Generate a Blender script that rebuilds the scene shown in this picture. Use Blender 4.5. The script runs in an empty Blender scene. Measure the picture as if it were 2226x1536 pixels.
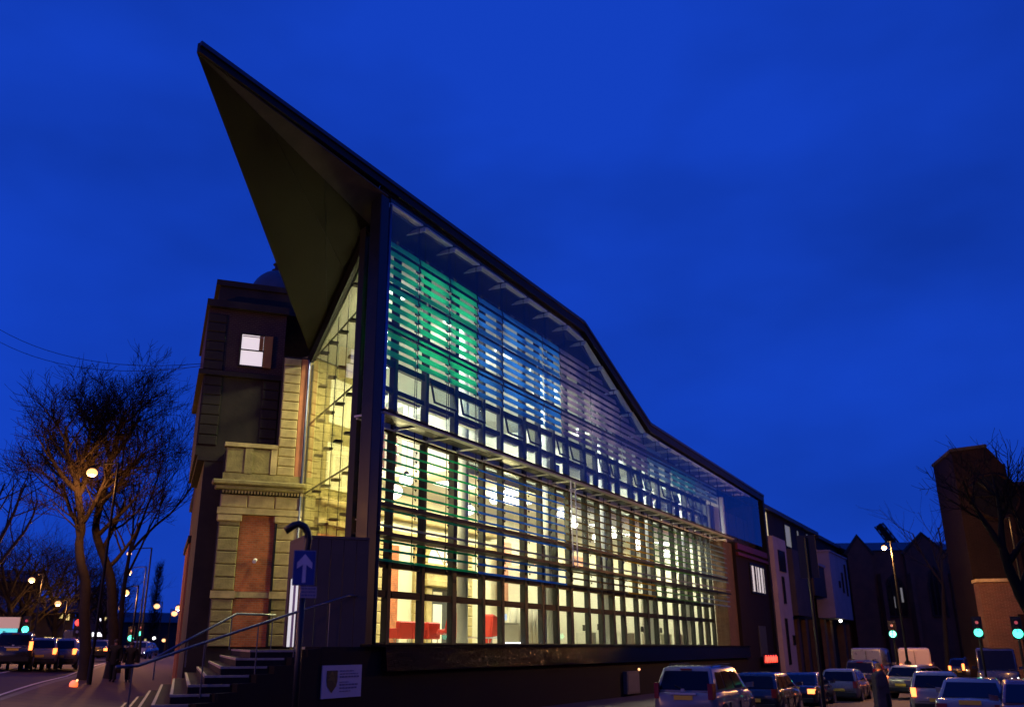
import bpy, bmesh, math, random
from mathutils import Vector, Matrix
R = math.radians
rnd = random.Random(7)
SC = bpy.context.scene
COL = SC.collection

# ------------------------------------------------------------------ camera
EYE = 2.2
FPX, CX, CY = 1900.0, 1060.0, 768.0
PITCH = math.atan(637.0 / FPX)
cd = bpy.data.cameras.new('camera'); cam = bpy.data.objects.new('camera', cd); COL.objects.link(cam)
cam.location = (0, 0, EYE); cam.rotation_euler = (R(90) + PITCH, 0, 0)
cd.sensor_width = 36.0; cd.lens = FPX / 2226 * 36; cd.shift_x = (1113 - CX) / 2226
cd.clip_start = 0.1; cd.clip_end = 3000
SC.camera = cam
cd.dof.use_dof = True; cd.dof.focus_distance = 31.0; cd.dof.aperture_fstop = 0.5

# ------------------------------------------------------------------ sky (dusk), faint twilight sun, exposure
w = bpy.data.worlds.new('World'); SC.world = w; w.use_nodes = True
nt = w.node_tree; nt.nodes.clear()
sky = nt.nodes.new('ShaderNodeTexSky'); sky.sky_type = 'NISHITA'; sky.sun_disc = False
sky.sun_elevation = R(3.0); sky.sun_rotation = R(192); sky.ozone_density = 6.0; sky.air_density = 1.0; sky.dust_density = 0.3
tint = nt.nodes.new('ShaderNodeMix'); tint.data_type = 'RGBA'; tint.blend_type = 'MIX'; tint.inputs[0].default_value = 0.92
tint.inputs[7].default_value = (0.064, 0.50, 5.35, 1)
tc = nt.nodes.new('ShaderNodeTexCoord')
mp = nt.nodes.new('ShaderNodeMapping'); mp.inputs['Scale'].default_value = (1.0, 1.0, 2.2); mp.inputs['Location'].default_value = (1.7, 0.4, 0.2)
nz = nt.nodes.new('ShaderNodeTexNoise'); nz.inputs['Scale'].default_value = 2.3; nz.inputs['Detail'].default_value = 4; nz.inputs['Roughness'].default_value = 0.5
cr = nt.nodes.new('ShaderNodeMapRange'); cr.inputs[1].default_value = 0.40; cr.inputs[2].default_value = 0.72; cr.inputs[3].default_value = 1.04; cr.inputs[4].default_value = 0.70
mul = nt.nodes.new('ShaderNodeMix'); mul.data_type = 'RGBA'; mul.blend_type = 'MULTIPLY'; mul.inputs[0].default_value = 1.0
bg = nt.nodes.new('ShaderNodeBackground'); bg.inputs['Strength'].default_value = 0.10
wo = nt.nodes.new('ShaderNodeOutputWorld')
lk = nt.links.new
lk(sky.outputs[0], tint.inputs[6]); lk(tint.outputs[2], mul.inputs[6])
lk(tc.outputs['Generated'], mp.inputs[0]); lk(mp.outputs[0], nz.inputs['Vector']); lk(nz.outputs[0], cr.inputs[0]); lk(cr.outputs[0], mul.inputs[7])
lk(mul.outputs[2], bg.inputs[0]); lk(bg.outputs[0], wo.inputs[0])
sl = bpy.data.lights.new('twilight_sun', 'SUN'); sl.energy = 0.015; sl.angle = R(40); sl.color = (1, 0.66, 0.42)
so = bpy.data.objects.new('twilight_sun', sl); COL.objects.link(so); so.rotation_euler = (R(84), 0, R(-12))
SC.view_settings.view_transform = 'Standard'; SC.view_settings.look = 'None'; SC.view_settings.gamma = 1
SC.view_settings.exposure = 0; SC.view_settings.use_curve_mapping = False
SC.cycles.use_denoising = True
SC.cycles.max_bounces = 7; SC.cycles.diffuse_bounces = 3; SC.cycles.glossy_bounces = 4; SC.cycles.transmission_bounces = 6
SC.cycles.transparent_max_bounces = 40; SC.cycles.sample_clamp_indirect = 3.0
SC.cycles.caustics_reflective = False; SC.cycles.caustics_refractive = False
SC.cycles.use_light_tree = True

# ------------------------------------------------------------------ frames
def azd(a): return (math.sin(R(a)), math.cos(R(a)))
def ray(x, y):
    a = (x - CX) / FPX; b = (CY - y) / FPX
    return (a, math.cos(PITCH) - b * math.sin(PITCH), math.sin(PITCH) + b * math.cos(PITCH))
class Frame:
    """plan frame: origin, x axis towards compass angle az, y axis 90 degrees to the left of it"""
    def __init__(s, o, az):
        s.o = o; s.x = azd(az); s.y = (-s.x[1], s.x[0]); s.rot = R(90 - az)
    def p(s, a, b, z): return Vector((s.o[0] + a * s.x[0] + b * s.y[0], s.o[1] + a * s.x[1] + b * s.y[1], z))
    def hit(s, px, py, off=0.0):
        """where the sight line of a photo point meets the vertical plane y = off: (x along, z)"""
        r = ray(px, py); q = (s.o[0] + s.y[0] * off, s.o[1] + s.y[1] * off)
        a, b, c, d = s.x[0], -r[0], s.x[1], -r[1]; det = a * d - b * c
        t = (-q[0] * d + b * q[1]) / det; k = (-q[1] * a + q[0] * c) / det
        return t, k * r[2] + EYE
def at(px, py, dist):
    r = ray(px, py); k = dist / math.hypot(r[0], r[1]); return Vector((r[0] * k, r[1] * k, r[2] * k + EYE))
def on_ground(px, dist):
    r = ray(px, 1405); k = dist / math.hypot(r[0], r[1]); x, y = r[0] * k, r[1] * k
    return Vector((x, y, ground(x, y)))
def sst(a, b, t):
    t = max(0, min(1, (t - a) / (b - a))); return t * t * (3 - 2 * t)
def ground(x, y):
    return 1.15 * sst(7, 26, -x) * sst(15, 40, y) - 0.12 * sst(6, 18, x) * (1 - sst(24, 40, x))
C0 = (-3.4716, 25.7672)
FA = Frame(C0, 30.5)              # glazed front: x along the street, y inwards
EW = Frame(C0, -25.0)             # glazed end wall: x away from the corner
S0 = (-7.1417, 33.6377)
OB = Frame(S0, 70.0)              # old stone wall: x to the right, y away from the camera
GR = Frame((0, 0), 90.0)

# ------------------------------------------------------------------ materials
MATS = {}
def mat(name, c, rough=0.7, metal=0.0, var=0.25, scale=3.0, bump=0.0, spec=0.5, brick=None, coat=0.0, stretch=None, rv=0.1):
    if name in MATS: return MATS[name]
    m = bpy.data.materials.new(name); m.use_nodes = True; t = m.node_tree; b = t.nodes['Principled BSDF']
    b.inputs['Roughness'].default_value = rough; b.inputs['Metallic'].default_value = metal
    b.inputs['Specular IOR Level'].default_value = spec; b.inputs['Coat Weight'].default_value = coat
    co = t.nodes.new('ShaderNodeTexCoord'); src = co.outputs['Object']
    if stretch:
        q = t.nodes.new('ShaderNodeMapping'); q.inputs['Scale'].default_value = stretch; t.links.new(src, q.inputs[0]); src = q.outputs[0]
    n = t.nodes.new('ShaderNodeTexNoise'); n.inputs['Scale'].default_value = scale; n.inputs['Detail'].default_value = 6; n.inputs['Roughness'].default_value = 0.6
    t.links.new(src, n.inputs['Vector'])
    mr = t.nodes.new('ShaderNodeMapRange'); mr.inputs[1].default_value = 0.25; mr.inputs[2].default_value = 0.75
    mr.inputs[3].default_value = 1 - var; mr.inputs[4].default_value = 1 + var
    t.links.new(n.outputs[0], mr.inputs[0])
    mx = t.nodes.new('ShaderNodeMix'); mx.data_type = 'RGBA'; mx.blend_type = 'MULTIPLY'; mx.inputs[0].default_value = 1
    mx.inputs[6].default_value = (*c, 1); t.links.new(mr.outputs[0], mx.inputs[7])
    if brick:
        bt = t.nodes.new('ShaderNodeTexBrick'); bt.inputs['Scale'].default_value = 1.0
        bt.inputs['Brick Width'].default_value = 0.235; bt.inputs['Row Height'].default_value = 0.078; bt.inputs['Mortar Size'].default_value = 0.006
        bt.inputs['Color1'].default_value = (*c, 1); bt.inputs['Color2'].default_value = (*[v * 0.72 for v in c], 1); bt.inputs['Mortar'].default_value = (*brick, 1)
        rt = t.nodes.new('ShaderNodeMapping'); rt.vector_type = 'POINT'; rt.inputs['Rotation'].default_value = (R(90), 0, 0)
        cb = t.nodes.new('ShaderNodeSeparateXYZ'); cx_ = t.nodes.new('ShaderNodeCombineXYZ'); ad = t.nodes.new('ShaderNodeMath'); ad.operation = 'ADD'
        t.links.new(co.outputs['Object'], cb.inputs[0]); t.links.new(cb.outputs[0], ad.inputs[0]); t.links.new(cb.outputs[1], ad.inputs[1])
        t.links.new(ad.outputs[0], cx_.inputs[0]); t.links.new(cb.outputs[2], cx_.inputs[1]); t.links.new(cx_.outputs[0], bt.inputs['Vector'])
        t.links.new(bt.outputs[0], mx.inputs[6])
    t.links.new(mx.outputs[2], b.inputs['Base Color'])
    rr = t.nodes.new('ShaderNodeMapRange'); rr.inputs[3].default_value = max(0.02, rough - rv); rr.inputs[4].default_value = min(1, rough + rv * 1.2)
    t.links.new(n.outputs[0], rr.inputs[0]); t.links.new(rr.outputs[0], b.inputs['Roughness'])
    if bump:
        n2 = t.nodes.new('ShaderNodeTexNoise'); n2.inputs['Scale'].default_value = scale * 5; n2.inputs['Detail'].default_value = 4
        t.links.new(src, n2.inputs['Vector'])
        bp = t.nodes.new('ShaderNodeBump'); bp.inputs['Strength'].default_value = bump; bp.inputs['Distance'].default_value = 0.03
        t.links.new(n2.outputs[0], bp.inputs['Height']); t.links.new(bp.outputs[0], b.inputs['Normal'])
    MATS[name] = m; return m
def glow(name, c, s, base=(0.5, 0.5, 0.5)):
    if name in MATS: return MATS[name]
    m = bpy.data.materials.new(name); m.use_nodes = True; b = m.node_tree.nodes['Principled BSDF']
    b.inputs['Base Color'].default_value = (*base, 1); b.inputs['Emission Color'].default_value = (*c, 1); b.inputs['Emission Strength'].default_value = s
    b.inputs['Roughness'].default_value = 0.4
    MATS[name] = m; return m
def glass(name, tintc=(1, 1, 1), refl=0.9, rough=0.0, body=None, ior=1.5):
    """thin pane: clear straight-through part, mirror part by the Fresnel law, optional lit body"""
    if name in MATS: return MATS[name]
    m = bpy.data.materials.new(name); m.use_nodes = True; t = m.node_tree; t.nodes.clear()
    o = t.nodes.new('ShaderNodeOutputMaterial'); tr = t.nodes.new('ShaderNodeBsdfTransparent'); tr.inputs[0].default_value = (*tintc, 1)
    gl = t.nodes.new('ShaderNodeBsdfGlossy'); gl.inputs['Color'].default_value = (refl, refl, refl, 1); gl.inputs['Roughness'].default_value = rough
    fr = t.nodes.new('ShaderNodeFresnel'); fr.inputs[0].default_value = ior; mx = t.nodes.new('ShaderNodeMixShader')
    ge = t.nodes.new('ShaderNodeNewGeometry'); io = t.nodes.new('ShaderNodeMapRange'); io.inputs[3].default_value = ior; io.inputs[4].default_value = 1 / ior
    t.links.new(ge.outputs['Backfacing'], io.inputs[0]); t.links.new(io.outputs[0], fr.inputs[0])
    t.links.new(fr.outputs[0], mx.inputs[0]); t.links.new(gl.outputs[0], mx.inputs[2])
    if body:
        k, col = body
        df = t.nodes.new('ShaderNodeBsdfDiffuse'); df.inputs[0].default_value = (*col, 1)
        tl = t.nodes.new('ShaderNodeBsdfTranslucent'); tl.inputs[0].default_value = (*col, 1)
        co = t.nodes.new('ShaderNodeTexCoord'); n = t.nodes.new('ShaderNodeTexNoise'); n.inputs['Scale'].default_value = 0.9; n.inputs['Detail'].default_value = 3
        t.links.new(co.outputs['Object'], n.inputs['Vector'])
        mr = t.nodes.new('ShaderNodeMapRange'); mr.inputs[1].default_value = 0.3; mr.inputs[2].default_value = 0.7; mr.inputs[3].default_value = k - 0.12; mr.inputs[4].default_value = k + 0.12
        t.links.new(n.outputs[0], mr.inputs[0])
        a = t.nodes.new('ShaderNodeMixShader'); a.inputs[0].default_value = 0.7; t.links.new(df.outputs[0], a.inputs[1]); t.links.new(tl.outputs[0], a.inputs[2])
        b = t.nodes.new('ShaderNodeMixShader'); t.links.new(mr.outputs[0], b.inputs[0]); t.links.new(tr.outputs[0], b.inputs[1]); t.links.new(a.outputs[0], b.inputs[2])
        t.links.new(b.outputs[0], mx.inputs[1])
    else: t.links.new(tr.outputs[0], mx.inputs[1])
    t.links.new(mx.outputs[0], o.inputs[0]); MATS[name] = m; return m

M_frame = mat('dark_steel', (0.006, 0.0068, 0.009), 0.5, 0.0, 0.2, 4, spec=0.18)
M_roof = mat('roof_metal', (0.010, 0.010, 0.014), 0.5, 0.0, 0.2, 1.5, spec=0.2)
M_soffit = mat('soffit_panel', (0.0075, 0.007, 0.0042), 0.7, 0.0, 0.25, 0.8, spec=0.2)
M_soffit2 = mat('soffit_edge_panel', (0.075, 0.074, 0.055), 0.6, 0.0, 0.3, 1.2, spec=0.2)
M_post = mat('post_steel', (0.012, 0.014, 0.02), 0.35, 0.0, 0.2, 2, spec=0.35)
M_pane = glass('outer_glass', (0.90, 0.95, 0.96), 0.62, ior=1.45)
M_pane_in = glass('inner_glass', (0.96, 0.98, 0.95), 0.55, ior=1.45)
M_pane_end = glass('end_glass', (0.86, 0.86, 0.70), 0.9, ior=1.7)
M_white = mat('white_plaster', (0.78, 0.77, 0.66), 0.8, 0, 0.08, 1.0)
M_cream = mat('cream_plaster', (0.74, 0.70, 0.50), 0.8, 0, 0.12, 0.8)
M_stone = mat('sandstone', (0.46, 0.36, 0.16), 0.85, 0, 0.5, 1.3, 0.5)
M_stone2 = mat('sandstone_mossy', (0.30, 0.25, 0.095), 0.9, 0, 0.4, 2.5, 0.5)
M_stoned = mat('shade_dark_stone', (0.030, 0.024, 0.016), 0.9, 0, 0.55, 1.1, 0.4)  # shade on the unlit upper storeys is put into this dark colour
M_brick = mat('red_brick', (0.50, 0.13, 0.04), 0.85, 0, 0.45, 1.5, 0.3, brick=(0.3, 0.22, 0.13))
M_brickd = mat('dark_brick', (0.05, 0.022, 0.015), 0.85, 0, 0.3, 1.2, 0.3, brick=(0.1, 0.08, 0.06))
M_orange = mat('terracotta_and_lamplight', (0.5, 0.19, 0.08), 0.8, 0, 0.2, 2, 0.2)
M_granite = mat('polished_granite', (0.006, 0.006, 0.007), 0.05, 0, 0.4, 1.1, 0.4, 0.04, stretch=(1, 1, 5), rv=0.02)
M_plinth = mat('plinth_render', (0.009, 0.007, 0.007), 0.8, 0, 0.3, 1.5, spec=0.2)
M_asphalt = mat('asphalt', (0.042, 0.029, 0.021), 0.75, 0, 0.35, 1.4, 0.3)
M_paving = mat('paving_slabs', (0.085, 0.052, 0.034), 0.75, 0, 0.3, 1.2, 0.2)
M_paint = mat('road_paint', (0.6, 0.58, 0.5), 0.7, 0, 0.3, 4)
M_step = mat('step_stone', (0.022, 0.016, 0.012), 0.85, 0, 0.3, 2, 0.2, spec=0.2)
M_nosing = mat('step_nosing', (0.42, 0.31, 0.21), 0.6, 0, 0.35, 4)
M_rail = mat('rail_steel', (0.10, 0.11, 0.14), 0.3, 0.7, 0.1, 2)
M_black = mat('black_paint', (0.01, 0.01, 0.011), 0.4, 0.2, 0.2, 4)
M_rubber = mat('rubber', (0.012, 0.012, 0.012), 0.8, 0, 0.2, 6)
M_bark = mat('bark', (0.03, 0.021, 0.013), 0.9, 0, 0.4, 5, 0.5)
M_twig = mat('twig_bark', (0.016, 0.011, 0.007), 0.9, 0, 0.3, 3, spec=0.1)
M_grey = mat('grey_cladding', (0.12, 0.085, 0.055), 0.6, 0.0, 0.12, 1.2, spec=0.25)
M_lightgrey = mat('light_grey_metal', (0.55, 0.55, 0.5), 0.4, 0.2, 0.1, 2)
M_floor = mat('pale_floor', (0.55, 0.52, 0.42), 0.35, 0, 0.1, 1)
M_red = mat('red_upholstery', (0.5, 0.03, 0.018), 0.55, 0, 0.15, 4)
M_wood = mat('dark_door', (0.05, 0.055, 0.055), 0.5, 0, 0.2, 2)
M_winlit = glow('lit_window_white', (1.0, 0.86, 0.88), 0.75)
M_winyel = glow('lit_window_yellow', (1.0, 0.8, 0.36), 0.8)
M_windim = glow('lit_window_dim', (0.9, 0.85, 0.7), 0.16, (0.1, 0.1, 0.1))
M_windark = mat('dark_window', (0.012, 0.014, 0.022), 0.08, 0, 0.1, 1)
M_pend = glow('pendant_glow', (1.0, 0.97, 0.85), 9.0)
M_tube = glow('lamp_tube', (1.0, 0.98, 0.9), 5.0)
M_sod = glow('sodium_glow', (1.0, 0.45, 0.17), 2.3)
M_sodh = glow('sodium_glow_bright', (1.0, 0.42, 0.12), 2.6)
M_green = glow('signal_green', (0.06, 1.0, 0.62), 3.2)
M_redl = glow('signal_red', (1.0, 0.05, 0.02), 2.6)
M_redd = glow('signal_red_dim', (1.0, 0.05, 0.02), 0.35)
M_tail = glow('tail_light_lit', (1.0, 0.19, 0.03), 4.5)
M_taild = mat('tail_light_off', (0.22, 0.012, 0.01), 0.2, 0, 0.1, 3)
M_head = glow('headlight_lit', (1.0, 0.95, 1.0), 9.0)
M_lens = mat('lamp_lens', (0.5, 0.5, 0.52), 0.15, 0, 0.05, 3)
M_carglass = mat('car_glass', (0.004, 0.004, 0.006), 0.06, 0, 0.1, 1, 0, 0.3)
M_alloy = mat('alloy_rim', (0.4, 0.4, 0.42), 0.3, 0.9, 0.1, 3)
M_plate = mat('yellow_plate', (0.75, 0.5, 0.05), 0.5, 0, 0.05, 3)

# ------------------------------------------------------------------ mesh building
class MB:
    def __init__(s): s.v = []; s.f = []
    def add(s, vs, fs):
        o = len(s.v); s.v += [Vector(v) for v in vs]; s.f += [tuple(i + o for i in f) for f in fs]; return s
    def hexa(s, p):
        return s.add(p, [(3, 2, 1, 0), (4, 5, 6, 7), (0, 1, 5, 4), (1, 2, 6, 5), (2, 3, 7, 6), (3, 0, 4, 7)])
    def box(s, F, x0, x1, y0, y1, z0, z1):
        return s.hexa([F.p(x0, y0, z0), F.p(x1, y0, z0), F.p(x1, y1, z0), F.p(x0, y1, z0), F.p(x0, y0, z1), F.p(x1, y0, z1), F.p(x1, y1, z1), F.p(x0, y1, z1)])
    def prism(s, poly, ext):
        n = len(poly); ext = Vector(ext); a = [Vector(q) for q in poly]; b = [q + ext for q in a]
        return s.add(a + b, [tuple(range(n - 1, -1, -1)), tuple(range(n, 2 * n))] + [(i, (i + 1) % n, n + (i + 1) % n, n + i) for i in range(n)])
    def tube(s, pts, r, n=6, cap=True):
        pts = [Vector(q) for q in pts]; rs = r if isinstance(r, (list, tuple)) else [r] * len(pts); vs = []; fs = []
        up = Vector((0.13, 0.27, 0.95))
        for i, q in enumerate(pts):
            d = (pts[min(i + 1, len(pts) - 1)] - pts[max(i - 1, 0)]).normalized()
            a = d.cross(up)
            if a.length < 1e-3: a = d.cross(Vector((1, 0, 0)))
            a.normalize(); b = d.cross(a)
            for k in range(n):
                t = 2 * math.pi * k / n; vs.append(q + (a * math.cos(t) + b * math.sin(t)) * rs[i])
        for i in range(len(pts) - 1):
            for k in range(n):
                k2 = (k + 1) % n; fs.append((i * n + k, i * n + k2, (i + 1) * n + k2, (i + 1) * n + k))
        if cap: fs.append(tuple(range(n - 1, -1, -1))); m = (len(pts) - 1) * n; fs.append(tuple(m + k for k in range(n)))
        return s.add(vs, fs)
    def lathe(s, c, prof, n=16, sx=1, sy=1):
        c = Vector(c); vs = []; fs = []
        for r, z in prof:
            for k in range(n):
                t = 2 * math.pi * k / n; vs.append(c + Vector((r * math.cos(t) * sx, r * math.sin(t) * sy, z)))
        for i in range(len(prof) - 1):
            for k in range(n):
                k2 = (k + 1) % n; fs.append((i * n + k, i * n + k2, (i + 1) * n + k2, (i + 1) * n + k))
        fs.append(tuple(range(n - 1, -1, -1))); m = (len(prof) - 1) * n; fs.append(tuple(m + k for k in range(n)))
        return s.add(vs, fs)
    def ball(s, c, r, n=12, m=8, squash=1):
        return s.lathe(c, [(max(0.001, r * math.sin(math.pi * i / m)), -r * squash * math.cos(math.pi * i / m)) for i in range(m + 1)], n)
    def mesh(s, name, m, org=(0, 0, 0), smooth=False):
        org = Vector(org); me = bpy.data.meshes.new(name); me.from_pydata([v - org for v in s.v], [], s.f)
        bm = bmesh.new(); bm.from_mesh(me); bmesh.ops.recalc_face_normals(bm, faces=bm.faces); bm.to_mesh(me); bm.free()
        me.materials.append(m)
        if smooth:
            me.polygons.foreach_set('use_smooth', [True] * len(me.polygons))
        return me
def link(name, data, parent=None, loc=(0, 0, 0), rz=0):
    o = bpy.data.objects.new(name, data); COL.objects.link(o); o.location = loc; o.rotation_euler = (0, 0, rz)
    if parent: o.parent = parent
    return o
def bev(o, w=0.01, seg=1):
    b = o.modifiers.new('bevel', 'BEVEL'); b.width = w; b.segments = seg; b.limit_method = 'ANGLE'; b.angle_limit = R(40); return o
def thing(name, label, cat, loc, group=None, rz=0):
    o = link(name, None, None, loc, rz); o.empty_display_size = 0.2; o['label'] = label; o['category'] = cat
    if group: o['group'] = group
    return o
def tag(o, label, cat, group=None):
    o['label'] = label; o['category'] = cat
    if group: o['group'] = group
    return o
def org(o):
    v = Vector((0, 0, 0))
    while o: v += Vector(o.location); o = o.parent
    return v
def part(parent, name, mb, m, smooth=False, bevel=0):
    """one part; the builder works in world space, the parts of standing things are stored relative to the thing"""
    o = link(name, mb.mesh(name, m, org(parent), smooth), parent)
    if bevel: bev(o, bevel)
    return o
def piece(parent, name, me, F, a, b, z):
    """one more copy of a shared piece, turned with frame F"""
    o = link(name, me, parent, F.p(a, b, z) - org(parent), F.rot); return o
def solo(name, mb, m, label, cat, loc, group=None, smooth=False, bevel=0):
    o = link(name, mb.mesh(name, m, loc, smooth), None, loc)
    if bevel: bev(o, bevel)
    return tag(o, label, cat, group)
def struct(name, mb, m):
    o = link(name, mb.mesh(name, m)); o['kind'] = 'structure'; return o
def dup(root, loc, rz=None, label=None, group=None):
    r = root.copy(); COL.objects.link(r); r.location = loc
    if rz is not None: r.rotation_euler = (0, 0, rz)
    if label: r['label'] = label
    if group: r['group'] = group
    def rec(src, dst):
        for ch in [o for o in KIDS.get(src, [])]:
            c = ch.copy(); COL.objects.link(c); c.parent = dst; rec(ch, c)
    rec(root, r); return r
KIDS = {}
def index_kids():
    KIDS.clear()
    for o in SC.objects:
        if o.parent: KIDS.setdefault(o.parent, []).append(o)
def lamp(name, loc, energy, color, radius=0.15, kind='POINT', **kw):
    l = bpy.data.lights.new(name, kind); l.energy = energy; l.color = color
    if kind == 'AREA': l.shape = 'RECTANGLE'; l.size = kw['sx']; l.size_y = kw['sy']
    else: l.shadow_soft_size = radius
    if kind == 'SPOT': l.spot_size = R(kw.get('cone', 140)); l.spot_blend = 0.6
    o = bpy.data.objects.new(name, l); COL.objects.link(o); o.location = loc; o.rotation_euler = kw.get('rot', (0, 0, 0)); return o

# ================================================================== ground
def lin(a, b, n): return [a + (b - a) * i / n for i in range(n + 1)]
def sheet(xs, ys, fz):
    mb = MB(); vs = [(x, y, fz(x, y)) for y in ys for x in xs]; n = len(xs)
    return mb.add(vs, [(j * n + i, j * n + i + 1, (j + 1) * n + i + 1, (j + 1) * n + i) for j in range(len(ys) - 1) for i in range(n - 1)])
struct('ground', sheet([-1500, -600, -250] + lin(-120, 120, 96) + [250, 600, 1500], [-300, -60] + lin(-10, 130, 56) + [200, 400, 900, 2000], ground), M_asphalt)
def strip(pts, w0, w1, h, across=3, step=2.0):
    """a draped ribbon: from w0 to w1 metres to the right of the line"""
    pts = [Vector((p[0], p[1], 0)) for p in pts]; q = [pts[0]]
    for a, b in zip(pts, pts[1:]):
        k = max(1, int((b - a).length / step)); q += [a.lerp(b, (i + 1) / k) for i in range(k)]
    vs = []; fs = []; m = across + 1
    for i, p in enumerate(q):
        d = (q[min(i + 1, len(q) - 1)] - q[max(i - 1, 0)]).normalized(); r = Vector((d.y, -d.x, 0))
        for j in range(m):
            c = p + r * (w0 + (w1 - w0) * j / across); vs.append((c.x, c.y, ground(c.x, c.y) + h))
    for i in range(len(q) - 1):
        for j in range(across): fs.append((i * m + j, i * m + j + 1, (i + 1) * m + j + 1, (i + 1) * m + j))
    return MB().add(vs, fs)
KERB = [(-13.6, 10), (-14.6, 22), (-16.6, 32), (-19.4, 44), (-24.5, 60), (-42, 110), (-77, 205)]
struct('road', strip(KERB, -13.5, 0, 0.012, 6), M_asphalt)
struct('pavement', strip(KERB, 0.25, 5.5, 0.12, 4), M_paving)
kb = strip(KERB, 0.0, 0.25, 0.125, 1); struct('kerb', kb, mat('kerb_stone', (0.16, 0.14, 0.12), 0.8, 0, 0.3, 3))
mb = MB()
for q in range(60):
    y = 24 + q * .9
    k = max(i for i in range(len(KERB)) if KERB[i][1] <= y); (xa, ya), (xb, yb) = KERB[k], KERB[k + 1]; x = xa + (xb - xa) * (y - ya) / (yb - ya)
    mb.add([(x + u * 5.2 + .3, y + v, ground(x + u * 5.2 + .3, y + v) + .126) for v in (0, .03) for u in (0, .25, .5, .75, 1)], [(i, i + 1, i + 6, i + 5) for i in range(4)])
o = struct('paving_joints', mb, mat('joint_dirt', (.018, .014, .01), .9))
for a, b in ((-0.55, -0.43), (-3.3, -3.16), (-6.9, -6.78)):
    struct('road_line', strip(KERB, a, b, 0.018, 1), M_paint)
struct('street_pavement', strip([FA.p(-3, -0.1, 0), FA.p(96, -0.1, 0)], 0.0, 4.2, 0.10, 3), M_paving)
for s in (40, 47, 54, 62, 70):
    struct('lane_dash', strip([FA.p(s, -17.2, 0), FA.p(s + 3.2, -17.2, 0)], 0, 0.14, 0.014, 1, 1.0), M_paint)
# far skyline hill
hp = []
hx = lin(-900, 1200, 60)
hv = [(x, 900 + 60 * math.sin(x * .01), 0) for x in hx] + [(x, 980, 30 + 12 * math.sin(x * .006 + 1) + 7 * math.sin(x * .021)) for x in hx] + [(x, 1200, 20) for x in hx]
n = len(hx)
struct('hill', MB().add(hv, [(j * n + i, j * n + i + 1, (j + 1) * n + i + 1, (j + 1) * n + i) for j in range(2) for i in range(n - 1)]), mat('hillside', (0.02, 0.022, 0.016), 0.9, 0, 0.4, 0.02))

# ================================================================== the glass fronted building
lib = thing('glass_building', 'glass fronted building with pointed prow roof, lit from within, coloured louvres over its front', 'building', (C0[0], C0[1], 0))
def zt(s):
    if s <= 15.8: return 17.0
    if s <= 24.2: return 17.0 + (13.8 - 17.0) * (s - 15.8) / 8.4
    return 13.8 + (13.34 - 13.8) * (s - 24.2) / 24.4
def slope(s): return 0.41 if s < 20 else 0.16
def pf(s, n, z): return FA.p(s, n, z)
# roof: three sheets that fall inwards
for a, b in ((0.0, 15.8), (15.8, 24.2), (24.2, 48.8)):
    mb = MB(); P = []; a7 = 5.4 if a < 1 else a
    for dz in (-0.42, 0.0):
        P += [pf(a, 0.02, zt(a) + dz - .02), pf(b, 0.02, zt(b) + dz - .02), pf(b, 7.4, zt(b) + dz - 7.4 * (.16 if b > 20 else .41)), pf(a7, 7.4, zt(a) + dz - 7.4 * (.16 if a > 20 else .41))]
    part(lib, 'roof', mb.hexa(P), M_roof)
for a, b in ((-7.95, 15.8), (15.8, 24.2), (24.2, 48.8)):
    za0, za1 = (17.0, 16.72) if a < -5 else (zt(a), zt(a) - .5)
    mb = MB().hexa([pf(a, -.10, za1), pf(b, -.10, zt(b) - .5), pf(b, 0.0, zt(b) - .5), pf(a, 0.0, za1), pf(a, -.10, za0), pf(b, -.10, zt(b)), pf(b, 0.0, zt(b)), pf(a, 0.0, za0)])
    part(lib, 'fascia', mb, M_roof)
    mb = MB().hexa([pf(a, -.16, za0 - .10), pf(b, -.16, zt(b) - .10), pf(b, -.103, zt(b) - .10), pf(a, -.103, za0 - .10), pf(a, -.16, za0 + .03), pf(b, -.16, zt(b) + .03), pf(b, -.103, zt(b) + .03), pf(a, -.103, za0 + .03)])
    part(lib, 'gutter_edge', mb, mat('gutter_metal', (0.05, 0.05, 0.07), 0.35, 0.6, 0.2, 2))
T0 = pf(-7.95, 0.0, 16.72); A0 = pf(0.72, 1.04, 15.83); SP = Vector((S0[0], S0[1], 13.35)); CB = pf(0.3, 0.0, 16.45); T1 = pf(-7.95, 0.0, 16.98); C1 = pf(0.0, 0.02, 16.97)
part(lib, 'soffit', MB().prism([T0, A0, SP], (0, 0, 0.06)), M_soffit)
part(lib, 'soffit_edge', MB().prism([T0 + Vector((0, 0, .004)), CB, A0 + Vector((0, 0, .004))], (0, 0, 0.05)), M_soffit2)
SPt = SP + Vector((0, 0, .62))
part(lib, 'prow_top', MB().add([T1, C1, SPt], [(0, 1, 2)]).add([T0 + Vector((0, 0, .07)), T1, SPt, SP + Vector((0, 0, .07))], [(0, 1, 2, 3)]), M_roof)
part(lib, 'soffit_joint', MB().tube([T0.lerp(A0, .35) - Vector((0, 0, .012)), A0.lerp(SP, .35) - Vector((0, 0, .012))], .012, 4).tube([T0.lerp(A0, .68) - Vector((0, 0, .012)), A0.lerp(SP, .7) - Vector((0, 0, .012))], .012, 4), M_frame)
part(lib, 'head_beam', MB().tube([A0 + Vector((0, 0, -.16)), SP + Vector((0, 0, -.16))], .17, 4), M_frame)
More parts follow.
